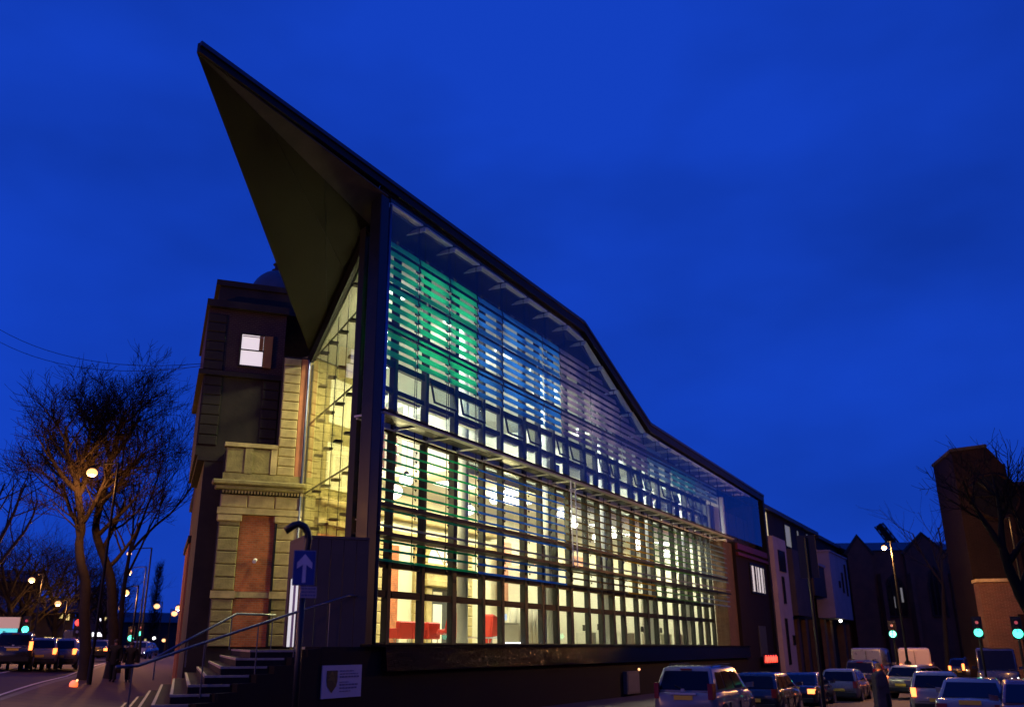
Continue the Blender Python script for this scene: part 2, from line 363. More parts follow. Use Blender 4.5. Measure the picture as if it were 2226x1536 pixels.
# corner post and end frame
part(lib, 'corner_post', MB().box(FA, -.02, .42, 0.02, .46, 2.2, 16.42), M_post, bevel=.02)
part(lib, 'corner_pipe', MB().tube([pf(.58, .12, 2.2), pf(.58, .12, 16.3)], .085, 10), mat('pipe_steel', (0.14, 0.16, 0.3), 0.22, 0.85, 0.1, 2), True)
part(lib, 'end_frame', MB().box(FA, 48.5, 48.95, -.08, .5, 0.1, 13.3), M_frame)

# inner wall: mullions, rails, panes
MX = [0.75, 2.65, 4.55, 6.5, 8.55, 10.0, 11.9, 13.4, 14.8, 16.2, 18.1, 19.6, 21.0, 22.4, 24.2, 25.7, 27.1, 28.6, 30.5, 31.9, 33.4, 34.9, 36.4, 37.7]
ZR = [2.25, 3.78, 4.7, 6.55, 8.98, 9.4, 10.42, 11.36, 12.6, 14.2, 15.55]
IN = 1.25
def zin(s): return min(15.55, zt(s) - 1.35)
for i, s in enumerate(MX):
    w2 = .085 if i % 3 else .125
    part(lib, 'mullion', MB().box(FA, s - w2, s + w2, IN - .10, IN + .14, 2.2, zin(s) + .3), mat('mullion_grey', (.022, .024, .023), .45, 0, .2, 3, spec=.25))
for a, b in zip(MX, MX[1:]):
    for z in ZR:
        if z > zin(b) + .1: continue
        h = .05 if z == 8.98 else (.11 if z in (4.7, 3.78, 11.36) else .08)
        part(lib, 'transom', MB().box(FA, a + .17, b - .17, IN - .08, IN + .1, z - h, z + h), M_frame)
    for z0, z1 in zip(ZR, ZR[1:]):
        if z0 > zin(b) - .4 or z0 == 8.98: continue
        z1 = min(z1, zin(b))
        part(lib, 'inner_pane', MB().box(FA, a + .1, b - .1, IN + .01, IN + .018, z0 + .05, z1 - .05), M_pane_in)
    zb = zin(b)
    part(lib, 'spandrel', MB().box(FA, a + .1, b - .1, IN + .03, IN + .06, min(zb, 15.55) + .02, max(zt(a), zt(b)) - .75 if b < 15 else zt(b) - .75), mat('spandrel_panel', (0.035, 0.045, 0.075), 0.25, 0.1, 0.15, 1))
    part(lib, 'floor_edge_panel', MB().box(FA, a + .1, b - .1, IN + .0, IN + .04, 9.04, 9.32), mat('edge_panel', (0.3, 0.3, 0.28), 0.5, 0.1, 0.1, 1))
# opening vents with tilted sashes in the row above the ledge
for i in range(1, len(MX) - 1, 1):
    if i % 3 == 1: continue
    a, b = MX[i] + .19, MX[i + 1] - .19
    if b - a < .8: continue
    mb = MB(); z0, z1 = 10.5, 11.26; o0, o1 = IN - .26, IN - .10
    def Q(s, t, d): return pf(s, o0 + (o1 - o0) * t + d, z0 + (z1 - z0) * t)
    for (u0, u1, v0, v1) in ((a, b, 0, .09), (a, b, .91, 1), (a, a + .06, .09, .91), (b - .06, b, .09, .91)):
        mb.hexa([Q(u0, v0, -.03), Q(u1, v0, -.03), Q(u1, v0, .03), Q(u0, v0, .03), Q(u0, v1, -.03), Q(u1, v1, -.03), Q(u1, v1, .03), Q(u0, v1, .03)])
    v = part(lib, 'vent_sash', mb, M_frame)
    part(v, 'vent_pane', MB().hexa([Q(a + .05, .08, -.004), Q(b - .05, .08, -.004), Q(b - .05, .08, .004), Q(a + .05, .08, .004), Q(a + .05, .92, -.004), Q(b - .05, .92, -.004), Q(b - .05, .92, .004), Q(a + .05, .92, .004)]), M_pane_in)
# bright sills under the vents
for i in range(0, len(MX) - 1):
    a, b = MX[i] + .19, MX[i + 1] - .19
    part(lib, 'sill', MB().box(FA, a, b, IN + .1, IN + .3, 10.28, 10.36), M_white)

# outer glass skin above the ledge
OX = [0.5] + [2.6 + 1.95 * i for i in range(24)]
M_skinjoint = mat('joint_seal', (0.015, 0.017, 0.02), 0.5)
for a, b in zip(OX, OX[1:]):
    brk = [x for x in (15.8, 24.2) if a < x < b]
    for z0, z1 in ((9.28, 12.1), (12.12, None)):
        if z1 is None:
            pl = [pf(a + .012, .04, z0), pf(b - .012, .04, z0), pf(b - .012, .04, zt(b) - .45)] + [pf(x, .04, zt(x) - .45) for x in brk] + [pf(a + .012, .04, zt(a) - .45)]
        else: pl = [pf(a + .012, .04, z0), pf(b - .012, .04, z0), pf(b - .012, .04, z1), pf(a + .012, .04, z1)]
        part(lib, 'outer_pane', MB().prism(pl, FA.p(0, .02, 0) - FA.p(0, 0, 0)), M_pane)
    part(lib, 'outer_rail', MB().box(FA, a, b, .065, .12, 12.06, 12.16), M_skinjoint)
for s in OX[1:]:
    part(lib, 'hanger_rod', MB().tube([pf(s - .05, .3, 9.2), pf(s - .05, .3, zt(s) - .5)], .016, 4).tube([pf(s + .06, .3, 9.2), pf(s + .06, .3, zt(s) - .5)], .016, 4), M_frame)
    part(lib, 'lower_rod', MB().tube([pf(s, .3, 4.5), pf(s, .3, 8.9)], .018, 4), M_frame) if s < 37 else None
# eaves: underside panels and fins
M_eave = mat('eave_dark', (0.05, 0.055, 0.08), 0.4, 0.2, 0.15, 1)
M_eavel = mat('eave_light', (0.82, 0.81, 0.72), 0.5, 0, 0.2, 3)
for a, b in zip(OX, OX[1:]):
    if b > 47: break
    d = -0.50
    part(lib, 'eave_panel', MB().hexa([pf(a, .42, zt(a) - .62), pf(b, .42, zt(b) - .62), pf(b, IN, zt(b) - .66), pf(a, IN, zt(a) - .66), pf(a, .42, zt(a) - .58), pf(b, .42, zt(b) - .58), pf(b, IN, zt(b) - .62), pf(a, IN, zt(a) - .62)]), M_eave)
    part(lib, 'eave_strip', MB().hexa([pf(a + .14, .10, zt(a) - .66), pf(b - .1, .10, zt(b) - .66), pf(b - .1, .4, zt(b) - .60), pf(a + .14, .4, zt(a) - .60), pf(a + .14, .10, zt(a) - .60), pf(b - .1, .10, zt(b) - .60), pf(b - .1, .4, zt(b) - .55), pf(a + .14, .4, zt(a) - .55)]), M_eavel)
    part(lib, 'eave_fin', MB().hexa([pf(a - .03, .08, zt(a) - .84), pf(a + .03, .08, zt(a) - .84), pf(a + .03, IN - .1, zt(a) - .78), pf(a - .03, IN - .1, zt(a) - .78), pf(a - .03, .08, zt(a) - .67), pf(a + .03, .08, zt(a) - .67), pf(a + .03, IN - .1, zt(a) - .70), pf(a - .03, IN - .1, zt(a) - .70)]), M_eavel)
# ledge between the storeys
for a, b in zip(OX, OX[1:]):
    if b > 41: break
    part(lib, 'ledge_edge', MB().box(FA, a, b - .01, -.05, .06, 9.118, 9.19), M_frame); part(lib, 'ledge_flange', MB().hexa([pf(a, -.02, 9.06), pf(b - .01, -.02, 9.06), pf(b - .01, .16, 9.03), pf(a, .16, 9.03), pf(a, -.02, 9.115), pf(b - .01, -.02, 9.115), pf(b - .01, .16, 9.08), pf(a, .16, 9.08)]), mat('ledge_channel', (0.46, 0.48, 0.46), 0.5, 0, 0.15, 2))
    part(lib, 'ledge_deck', MB().box(FA, a + .05, b - .05, .17, .85, 9.12, 9.16), M_frame)
    part(lib, 'ledge_bracket', MB().hexa([pf(a - .02, .07, 9.06), pf(a + .02, .07, 9.06), pf(a + .02, IN - .11, 9.05), pf(a - .02, IN - .11, 9.05), pf(a - .02, .07, 9.11), pf(a + .02, .07, 9.11), pf(a + .02, IN - .11, 9.11), pf(a - .02, IN - .11, 9.11)]), M_eavel)
    part(lib, 'ledge_inner_rail', MB().box(FA, a + .05, b - .05, IN - .2, IN - .13, 9.0, 9.04), M_eavel)
# lower maintenance walkway
for a, b in zip(OX, OX[1:]):
    if b > 38.2: break
    part(lib, 'walkway_beam', MB().box(FA, a, b - .02, -.04, .05, 5.36, 5.46), M_frame)
    part(lib, 'walkway_grating', MB().box(FA, a, b - .02, .08, .95, 5.42, 5.46), M_frame)
    part(lib, 'walkway_rail', MB().tube([pf(a, .0, 5.62), pf(b, .0, 5.62)], .02, 5).tube([pf(a, .9, 5.85), pf(b, .9, 5.85)], .02, 5), mat('galvanised', (0.28, 0.27, 0.24), 0.4, 0.6, 0.2, 3))
    part(lib, 'solid_beam', MB().box(FA, a, b - .02, .12, .3, 6.25, 6.35), M_frame)
# coloured glass louvres
def lou(name, c): return glass(name, tuple(0.25 + .55 * v for v in c), 0.5, 0.1, (0.82, c))
LM = dict(green=lou('louvre_green', (0.14, 0.92, 0.56)), teal=lou('louvre_teal', (0.2, 0.5, 0.5)), blue=lou('louvre_blue', (0.15, 0.46, 0.95)), violet=lou('louvre_violet', (0.58, 0.46, 0.54)),
          brown=lou('louvre_brown', (0.30, 0.2, 0.07)), gold=lou('louvre_gold', (0.72, 0.45, 0.02)), moss=lou('louvre_moss', (0.18, 0.42, 0.12)), slate=lou('louvre_slate', (0.32, 0.44, 0.54)))
LM.update(green2=lou('low_louvre_green', (0.03, 0.62, 0.30)), blue2=lou('low_louvre_blue', (0.05, 0.30, 0.90)))
SEG_U = [(.55, 2.5, 'green'), (2.62, 4.45, 'green'), (4.57, 6.4, 'green'), (6.55, 8.35, 'blue'), (8.5, 11.9, 'blue'), (12.05, 13.6, 'blue'), (13.75, 16.9, 'violet'), (17.05, 20.6, 'violet'), (20.75, 24.2, 'violet'), (24.35, 28.0, 'slate'), (28.15, 32.6, 'teal'), (32.75, 37.0, 'slate')]
SEG_L = [(.65, 2.6, 'green2'), (2.65, 6.4, 'green2'), (6.5, 10.0, 'blue2'), (10.05, 13.6, 'blue2'), (13.7, 17.0, 'brown'), (17.05, 20.4, 'brown'), (20.5, 24.2, 'gold'), (24.3, 28.0, 'moss'), (28.05, 31.6, 'moss'), (31.7, 34.2, 'slate'), (34.25, 37.9, 'slate')]
BL = {}
def blade(L, h, m):
    k = (round(L, 2), h, m.name)
    if k not in BL:
        mb = MB(); n = max(2, int(L / 1.2))
        prof = [(-.035, -h / 2), (-.012, -h / 2), (.05, h / 2), (.028, h / 2)]
        vs = []
        for x in (0, L): vs += [(x, p[0], p[1]) for p in prof]
        mb.add(vs, [(0, 1, 2, 3), (7, 6, 5, 4), (0, 4, 5, 1), (1, 5, 6, 2), (2, 6, 7, 3), (3, 7, 4, 0)])
        BL[k] = mb.mesh('louvre_blade', m)
    return BL[k]
zu = [15.0 - .318 * i for i in range(13)]
for i, z in enumerate(zu):
    for a, b, c in SEG_U:
        lim = zt(b) - 1.3
        if z > lim:
            if zt(a) - 1.3 < z: continue
            bb = a + (b - a) * (zt(a) - 1.3 - z) / (zt(a) - zt(b))
            if bb - a < .6: continue
        else: bb = b
        piece(lib, 'louvre_blade', blade(bb - a, .225, LM[c]), FA, a, .22, z + rnd.uniform(-.008, .008))
zl = [8.28 - .305 * i for i in range(8)] + [5.12, 4.82, 4.98 - .42]
zl = [8.28 - .305 * i for i in range(8)] + [5.22, 4.95, 4.66]
for z in zl:
    for a, b, c in SEG_L:
        piece(lib, 'louvre_blade', blade(b - a, .085, LM[c]), FA, a, .16, z)
mb = MB(); mb2 = MB()
for s in OX[1:19]:
    for z in zu:
        if z < zt(s) - 1.3:
            mb.box(FA, s - .09, s + .09, .25, .36, z - .07, z + .03); mb2.tube([pf(s, .33, z - .02), pf(s - .42, .27, z - .06)], .018, 3)
            mb2.tube([pf(s, .33, z - .02), pf(s - .42, .27, z + .06)], .012, 3)
    for z in zl: mb.add([pf(s - .06, .19, z - .05), pf(s + .06, .19, z - .05), pf(s, .19, z - .15), pf(s, .26, z - .05)], [(0, 1, 2), (0, 1, 3), (1, 2, 3), (2, 0, 3)])
o = part(lib, 'louvre_brackets', mb.add([], []), M_frame); o['kind'] = 'stuff'
o = part(lib, 'louvre_arms', mb2, M_frame); o['kind'] = 'stuff'
# ladder near the middle of the front
for ds in (0, .45):
    part(lib, 'ladder_stile', MB().tube([pf(13.7 + ds, -.12, 5.4), pf(13.7 + ds, -.12, 9.0)], .03, 5), M_eavel)
for k in range(9): part(lib, 'ladder_rung', MB().tube([pf(13.7, -.12, 5.7 + .36 * k), pf(14.15, -.12, 5.7 + .36 * k)], .016, 4), M_eavel)

# glazed end wall: t along the wall, clear panes with rods and patch fittings
def ze(t): return 15.68 + (13.15 - 15.68) * (t - 1.26) / (8.45 - 1.26)
TX = [0.5] + [0.5 + 1.32 * (i + 1) for i in range(6)]
ZE = [2.22, 5.05, 7.75, 10.45, 13.1, 16.5]
for a, b in zip(TX, TX[1:]):
    for z0, z1 in zip(ZE, ZE[1:]):
        ta, tb = min(z1, ze(a)), min(z1, ze(b))
        if ta < z0 + .15: continue
        tb = max(tb, z0 + .02)
        part(lib, 'end_pane', MB().prism([EW.p(a + .008, 0, z0 + .008), EW.p(b - .008, 0, z0 + .008), EW.p(b - .008, 0, tb - .008), EW.p(a + .008, 0, ta - .008)], EW.p(0, .02, 0) - EW.p(0, 0, 0)), M_pane_end)
    for z in ZE[1:-1]:
        if z < ze(b): part(lib, 'end_joint', MB().box(EW, a, b, -.05, -.005, z - .022, z + .022), M_skinjoint)
for t in TX[1:-1]:
    part(lib, 'end_rod', MB().tube([EW.p(t, -.28, 2.2), EW.p(t, -.28, ze(t))], .02, 5), M_frame)
    z = 3.6
    while z < ze(t) - .3:
        part(lib, 'patch_fitting', MB().hexa([EW.p(t - .10, -.3, z - .05), EW.p(t + .14, -.3, z - .05), EW.p(t + .14, -.01, z - .05), EW.p(t - .10, -.01, z - .05), EW.p(t - .10, -.3, z + .03), EW.p(t + .14, -.3, z + .03), EW.p(t + .14, -.01, z + .03), EW.p(t - .10, -.01, z + .03)]), M_frame)
        z += 1.35
part(lib, 'end_seam', MB().tube([Vector((S0[0] - .04, S0[1] - .1, 2.2)), Vector((S0[0] - .04, S0[1] - .1, 13.2))], .05, 6), M_rail)

# inside: floors, ceilings, columns, lift of the back rooms
part(lib, 'ground_floor', MB().prism([pf(.1, .5, 1.95), pf(40, .5, 1.95), pf(40, 7.1, 1.95), pf(5.0, 7.1, 1.95)], (0, 0, .25)), M_floor)
part(lib, 'upper_floor', MB().prism([pf(8.2, 2.2, 8.78), pf(40, 2.2, 8.78), pf(40, 7.1, 8.78), pf(8.2, 7.1, 8.78)], (0, 0, .4)), M_white)
for a, b in ((1.5, 15.8), (15.8, 24.2), (24.2, 40)):
    za, zb = zt(a) - 1.25, zt(b) - 1.25; ka, kb2 = (.16 if a > 20 else .41), (.16 if b > 20 else .41)
    e = 3.7 if a < 5 else 0
    part(lib, 'upper_ceiling', MB().hexa([pf(a, IN + .2, za), pf(b, IN + .2, zb), pf(b, 7.1, zb - 5.8 * kb2), pf(a + e, 7.1, za - 5.8 * ka), pf(a, IN + .2, za + .1), pf(b, IN + .2, zb + .1), pf(b, 7.1, zb - 5.8 * kb2 + .1), pf(a + e, 7.1, za - 5.8 * ka + .1)]), M_white)
part(lib, 'inner_end_wall', MB().box(FA, 39.7, 40.0, .6, 7.1, 2.2, 12.0), M_white)
for s in (8.45, 15.6, 22.0, 28.4, 34.8):
    part(lib, 'column', MB().tube([pf(s, 2.05, 2.2), pf(s, 2.05, zt(s) - 2.0)], .21, 14), mat('column_paint', (0.5, 0.52, 0.5), 0.5, 0, .05, 1), True)
for k in range(16): part(lib, 'balustrade_panel', MB().box(FA, 8.3 + 1.95 * k, 8.3 + 1.95 * k + 1.9, 2.25, 2.28, 9.2, 10.2), glass('balustrade_glass', (.85, .9, .88), .8, body=(.25, (.7, .75, .7))))
for k in range(5): part(lib, 'partition', MB().box(FA, 16.5 + 4.3 * k, 16.6 + 4.3 * k, 3.4, 7.05, 9.2, 12.2), M_white)
for k, (s, wd, c) in enumerate(((19.6, 1.2, M_orange), (24.6, 1.7, M_orange), (28.6, 1.4, M_orange))):
    part(lib, 'wall_panel', MB().box(FA, s, s + wd, 6.75, 6.95, 4.2, 7.4), mat('salmon_panel', (0.55, 0.27, 0.18), 0.8, 0, .1, 1))
for s in (20.4, 24.9, 30.0, 33.6):
    part(lib, 'partition_screen', MB().box(FA, s, s + .12, 3.2, 6.8, 2.2, 6.2), M_white)
for k in range(7):
    part(lib, 'blind', MB().box(FA, MX[8 + 2 * k] + .2, MX[9 + 2 * k] - .2, IN + .25, IN + .28, 9.5, 10.2 + .5 * (k % 3)), mat('blind_cloth', (.6, .62, .62), .8, 0, .1, 2))
for k in range(6, len(MX) - 1):
    if k % 4 == 1: continue
    a = MX[k] + .2
    for q in range(1 + k % 2):
        part(lib, 'vertical_blind', MB().box(FA, a + .5 * q + .1 * (k % 3), a + .5 * q + .24 + .1 * (k % 3), IN + .3, IN + .32, 2.3, 6.4 if k % 3 else 4.6), mat('blind_grey', (.34, .35, .32), .8, 0, .1, 2))
for s, n, wd, h in ((24.0, 6.7, 1.6, 1.9), (28.0, 6.7, 2.2, 1.5), (31.5, 6.6, 1.4, 2.1), (35.2, 6.6, 1.8, 1.7)):
    part(lib, 'wall_cupboard', MB().box(FA, s, s + wd, n, n + .4, 2.2, 2.2 + h), mat('cupboard_grey', (.16, .15, .13), .6))
for s, z, wd, h in ((20.1, 4.3, .7, 1.0), (23.4, 4.6, 1.1, .8), (27.0, 4.4, .6, .9), (29.6, 4.5, 1.4, .9), (33.0, 4.4, .7, 1.0)):
    part(lib, 'wall_poster', MB().box(FA, s, s + wd, 7.1, 7.13, z, z + h), mat('poster_' + ('teal' if wd < .8 else 'ochre'), (.08, .25, .26) if wd < .8 else (.5, .3, .06), .6))
# right end: brick pier, dark end block with a window
part(lib, 'brick_pier', MB().box(FA, 38.0, 40.1, .35, 1.2, 2.2, 8.85), mat('pier_brick', (0.10, 0.055, 0.03), 0.85, 0, 0.3, 1.5, 0.3, brick=(0.14, 0.1, 0.07)))
part(lib, 'end_block', MB().box(FA, 40.1, 48.5, .12, 7.0, 0.1, 9.0), mat('dark_render', (0.014, 0.009, 0.008), 0.8, 0, 0.25, 1, spec=0.2))
part(lib, 'upper_end_panel', MB().box(FA, 38.6, 48.5, IN, 7.0, 9.0, 11.4), mat('upper_panel', (0.06, 0.05, 0.045), 0.7, 0, 0.25, 1))
wz = part(lib, 'end_window', MB().box(FA, 43.3, 47.4, .04, .119, 5.75, 5.9).box(FA, 43.3, 47.4, .04, .119, 7.68, 7.85).box(FA, 43.3, 43.45, .04, .119, 5.9, 7.68).box(FA, 47.25, 47.4, .04, .119, 5.9, 7.68).box(FA, 44.7, 44.8, .04, .119, 5.9, 7.68).box(FA, 46.0, 46.1, .04, .119, 5.9, 7.68), M_frame)
for a, b in ((43.46, 44.69), (44.81, 45.99), (46.11, 47.24)): part(wz, 'pane', MB().box(FA, a, b, .08, .115, 5.91, 7.67), glow('striped_blind_glow', (1, .9, .85), .55))
for k in range(5): part(wz, 'blind_slat', MB().box(FA, 43.6 + .8 * k, 43.82 + .8 * k, .06, .079, 5.92, 7.66), mat('slat_grey', (.1, .1, .1), .7))
part(lib, 'end_door', MB().box(FA, 44.3, 46.2, .06, .119, 0.2, 3.6), M_wood)
part(lib, 'redlit_cornice', MB().box(FA, 40.2, 48.5, -.05, .119, 8.1, 8.3).box(FA, 40.2, 48.5, -.03, .119, 8.5, 8.9), mat('cornice_red_light', (0.12, 0.022, 0.01), .5, .2, .1, 2))  # red-orange light falling on the cornice is put into its colour
# plinth
part(lib, 'granite_band', MB().hexa([pf(.7, -.33, 1.55), pf(40.1, -.33, 1.55), pf(40.1, .45, 1.55), pf(.7, .45, 1.55), pf(.7, -.25, 2.2), pf(40.1, -.25, 2.2), pf(40.1, .45, 2.2), pf(.7, .45, 2.2)]), M_granite)
part(lib, 'granite_coping', MB().box(FA, -.1, 40.1, -.32, .45, 2.203, 2.27), M_granite)
part(lib, 'plinth_wall', MB().box(FA, -.1, 48.4, -.1, .45, 0.0, 1.546), M_plinth)
part(lib, 'plinth_corner', MB().box(FA, -1.9, .69, -.12, .45, 0.0, 2.2), M_plinth)
# entrance lobby box left of the corner post
LF = Vector((-5.15, 25.16, 0)); CL = Vector((C0[0] + .05, C0[1] - .02, 0)); ev = Vector((EW.x[0], EW.x[1], 0))
def Lp(u, v, z): q = CL.lerp(LF, u) + ev * v; return Vector((q.x, q.y, z))
for k in range(5):
    part(lib, 'lobby_panel', MB().hexa([Lp(k / 5 + .004, 0, 2.2), Lp((k + 1) / 5 - .004, 0, 2.2), Lp((k + 1) / 5 - .004, .06, 2.2), Lp(k / 5 + .004, .06, 2.2), Lp(k / 5 + .004, 0, 5.12), Lp((k + 1) / 5 - .004, 0, 5.12), Lp((k + 1) / 5 - .004, .06, 5.12), Lp(k / 5 + .004, .06, 5.12)]), M_grey)
part(lib, 'lobby_roof', MB().hexa([Lp(-.0, -.02, 5.13), Lp(1.03, -.02, 5.13), Lp(1.03, 1.75, 5.13), Lp(0, 1.75, 5.13), Lp(0, -.02, 5.2), Lp(1.03, -.02, 5.2), Lp(1.03, 1.75, 5.2), Lp(0, 1.75, 5.2)]), M_grey)
def lob_side(v0, v1, z0, z1, m, nm, u0=1.0, u1=1.03):
    return part(lib, nm, MB().hexa([Lp(u0, v0, z0), Lp(u1, v0, z0), Lp(u1, v1, z0), Lp(u0, v1, z0), Lp(u0, v0, z1), Lp(u1, v0, z1), Lp(u1, v1, z1), Lp(u0, v1, z1)]), m)
lob_side(.0, .30, 2.2, 5.12, M_grey, 'lobby_jamb'); lob_side(1.5, 1.75, 2.2, 5.12, M_grey, 'lobby_jamb'); lob_side(.30, 1.5, 4.1, 5.12, M_grey, 'lobby_head')
M_doorlit = glow('lobby_door_light', (1, .98, .95), .62)
for a, b in ((.32, .66), (.98, 1.36)): lob_side(a, b, 2.2, 4.08, M_doorlit, 'lit_door_strip', 1.0, 1.02)
lob_side(.67, .97, 2.2, 4.08, M_lightgrey, 'door_stile', 1.0, 1.02); lob_side(1.37, 1.49, 2.2, 4.08, M_grey, 'door_stile', 1.0, 1.02)

# lights of the glass building (its own ceiling fittings)
warm = (1.0, 0.95, 0.66)
for k in range(6):
    s = 11.0 + 5.2 * k
    part(lib, 'ceiling_light', MB().box(FA, s - .9, s + .9, 3.6, 4.6, 8.72, 8.775), M_tube)
    lamp('ceiling_lamp', FA.p(s, 4.1, 8.68), 520, warm, kind='AREA', sx=1.8, sy=1.0, rot=(0, 0, FA.rot))
for s, n, z, e in ((5.5, 4.6, 12.6, 260), (4.4, 3.2, 12.2, 150)):
    part(lib, 'atrium_light', MB().box(FA, s - .5, s + .5, n - .4, n + .4, z + .02, z + .07), M_tube)
    lamp('atrium_lamp', FA.p(s, n, z), e, (1.0, .9, .55), kind='AREA', sx=1.0, sy=.8, rot=(0, 0, FA.rot))
for k in range(8):
    s = 4.5 + 4.3 * k; zc = zt(s) - 1.25 - (2.6 - IN) * slope(s) - .1
    part(lib, 'upper_light', MB().box(FA, s - .7, s + .7, 2.5, 2.9, zc - .06, zc), M_tube)
    lamp('upper_lamp', FA.p(s, 2.7, zc - .1), 820 if s < 24 else 800, (1.0, .95, .8), kind='AREA', sx=1.4, sy=.4, rot=(0, 0, FA.rot))

# ================================================================== old stone building
old = thing('stone_building', 'old brick and sandstone building with a small dome, partly hidden behind the pointed prow', 'building', (S0[0], S0[1], 0))
def ob(nm, x0, x1, y0, y1, z0, z1, m, parent=old, bevel=0): return part(parent, nm, MB().box(OB, x0, x1, y0, y1, z0, z1), m, bevel=bevel)
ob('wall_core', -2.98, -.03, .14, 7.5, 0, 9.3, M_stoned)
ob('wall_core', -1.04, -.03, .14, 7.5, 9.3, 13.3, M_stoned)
STN = {}
def stone(L, h, d, m):
    k = (round(L, 2), round(h, 2), round(d, 2), m.name)
    if k not in STN:
        b = min(.035, h * .12); mb = MB()
        mb.add([(0, d, 0), (L, d, 0), (L, d, h), (0, d, h), (0, b, 0), (L, b, 0), (L, b, h), (0, b, h), (b, 0, b), (L - b, 0, b), (L - b, 0, h - b), (b, 0, h - b)],
               [(3, 2, 1, 0), (0, 1, 5, 4), (1, 2, 6, 5), (2, 3, 7, 6), (3, 0, 4, 7), (4, 5, 9, 8), (5, 6, 10, 9), (6, 7, 11, 10), (7, 4, 8, 11), (8, 9, 10, 11)])
        STN[k] = mb.mesh('stone', m)
    return STN[k]
def courses(x0, x1, z0, z1, h, m, y=0.0, d=.14, lens=None, F=OB, parent=old):
    z = z0; r = 0
    while z < z1 - .08:
        hh = min(h, z1 - z); W_ = x1 - x0
        k = max(1, round(W_ / (h * 1.9))); L = W_ / k; off = (L / 2 if (r % 2 and k > 1) else 0); xs = [x0]; x = x0 + (off or L)
        while x < x1 - .1: xs.append(x); x += L
        xs.append(x1)
        for a, b in zip(xs, xs[1:]):
            piece(parent, 'stone', stone(b - a - .014, hh - .014, d, m), F, a + .007, y + rnd.uniform(-.012, .012), z + .007)
        z += h; r += 1
# lower storey: two stone piers, a brick panel between them
courses(-2.98, -2.22, 2.2, 3.85, .42, M_stone2); courses(-2.98, -2.22, 4.15, 6.9, .46, M_stone2); courses(-.93, -.03, 2.2, 3.85, .42, M_stone2); courses(-.93, -.03, 4.15, 6.9, .46, M_stone)
ob('pier_band', -3.04, -2.18, -.06, .13, 3.87, 4.13, M_stone); ob('pier_band', -.97, .0, -.06, .13, 3.87, 4.13, M_stone); ob('panel_band', -2.17, -.98, .05, .13, 3.9, 4.1, M_stone)
ob('brick_panel', -2.21, -.94, .09, .139, 2.2, 3.89, M_brick); ob('brick_panel', -2.21, -.94, .09, .139, 4.11, 6.88, M_brick)
ob('pier_capital', -3.06, -2.16, -.08, .13, 6.62, 6.88, M_stone, bevel=.03); ob('pier_capital', -.99, .02, -.08, .13, 6.62, 6.88, M_stone, bevel=.03)
ob('downpipe', -.93, -.86, -.06, .0, 2.2, 6.6, M_black)
ob('architrave', -3.08, .02, -.10, .139, 6.89, 7.12, M_stone)
courses(-3.0, -.02, 7.13, 7.62, .49, M_stone, -.02, .16)
mb = MB()
for k in range(26): mb.box(OB, -2.96 + .115 * k, -2.9 + .115 * k, -.16, .0, 7.66, 7.76)
part(old, 'dentil_course', mb, M_stone)['kind'] = 'stuff'
ob('cornice', -3.24, .04, -.24, .139, 7.78, 7.93, M_stone2, bevel=.03); ob('cornice', -3.36, .06, -.36, .139, 7.94, 8.12, M_stone2, bevel=.04)
ob('parapet_base', -3.0, -.02, -.04, .139, 8.13, 8.42, M_stone2)
courses(-2.95, -1.06, 8.43, 9.42, .98, M_stone2, 0, .13)
ob('parapet_pier', -2.25, -1.95, -.06, .139, 8.43, 9.42, M_stone2); ob('parapet_pier', -1.28, -1.05, -.06, .139, 8.43, 9.42, M_stone)
ob('parapet_coping', -3.02, -1.05, -.1, .3, 9.43, 9.58, M_stone)
courses(-1.04, -.36, 8.43, 13.2, .37, M_stone, 0, .139)
ob('terracotta_strip', -.355, -.03, .02, .139, 7.13 + .5 + .8, 13.2, M_orange)
# camera on the brick panel
cc = thing('security_camera', 'small white security camera on the red brick panel', 'camera', OB.p(-1.55, -.05, 5.2))
part(cc, 'body', MB().tube([OB.p(-1.55, -.04, 5.24), OB.p(-1.62, -.34, 5.16)], .075, 8), M_white); part(cc, 'bracket', MB().tube([OB.p(-1.55, .09, 5.3), OB.p(-1.55, -.1, 5.27)], .025, 6), M_white)
# set back upper storeys
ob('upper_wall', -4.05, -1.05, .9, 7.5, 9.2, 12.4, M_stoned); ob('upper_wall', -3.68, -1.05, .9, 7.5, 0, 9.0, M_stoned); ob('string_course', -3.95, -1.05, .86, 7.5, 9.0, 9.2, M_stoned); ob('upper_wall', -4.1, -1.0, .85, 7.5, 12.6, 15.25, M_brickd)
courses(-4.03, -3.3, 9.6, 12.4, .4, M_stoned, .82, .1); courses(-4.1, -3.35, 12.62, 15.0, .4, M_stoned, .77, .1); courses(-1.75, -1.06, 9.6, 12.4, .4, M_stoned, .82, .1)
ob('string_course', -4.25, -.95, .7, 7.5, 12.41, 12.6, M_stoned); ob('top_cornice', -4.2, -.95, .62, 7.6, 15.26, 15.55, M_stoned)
ob('attic', -3.75, .8, 1.5, 7.5, 15.56, 16.5, M_stoned); ob('attic_coping', -3.9, .9, 1.4, 7.6, 16.51, 16.75, M_stoned)
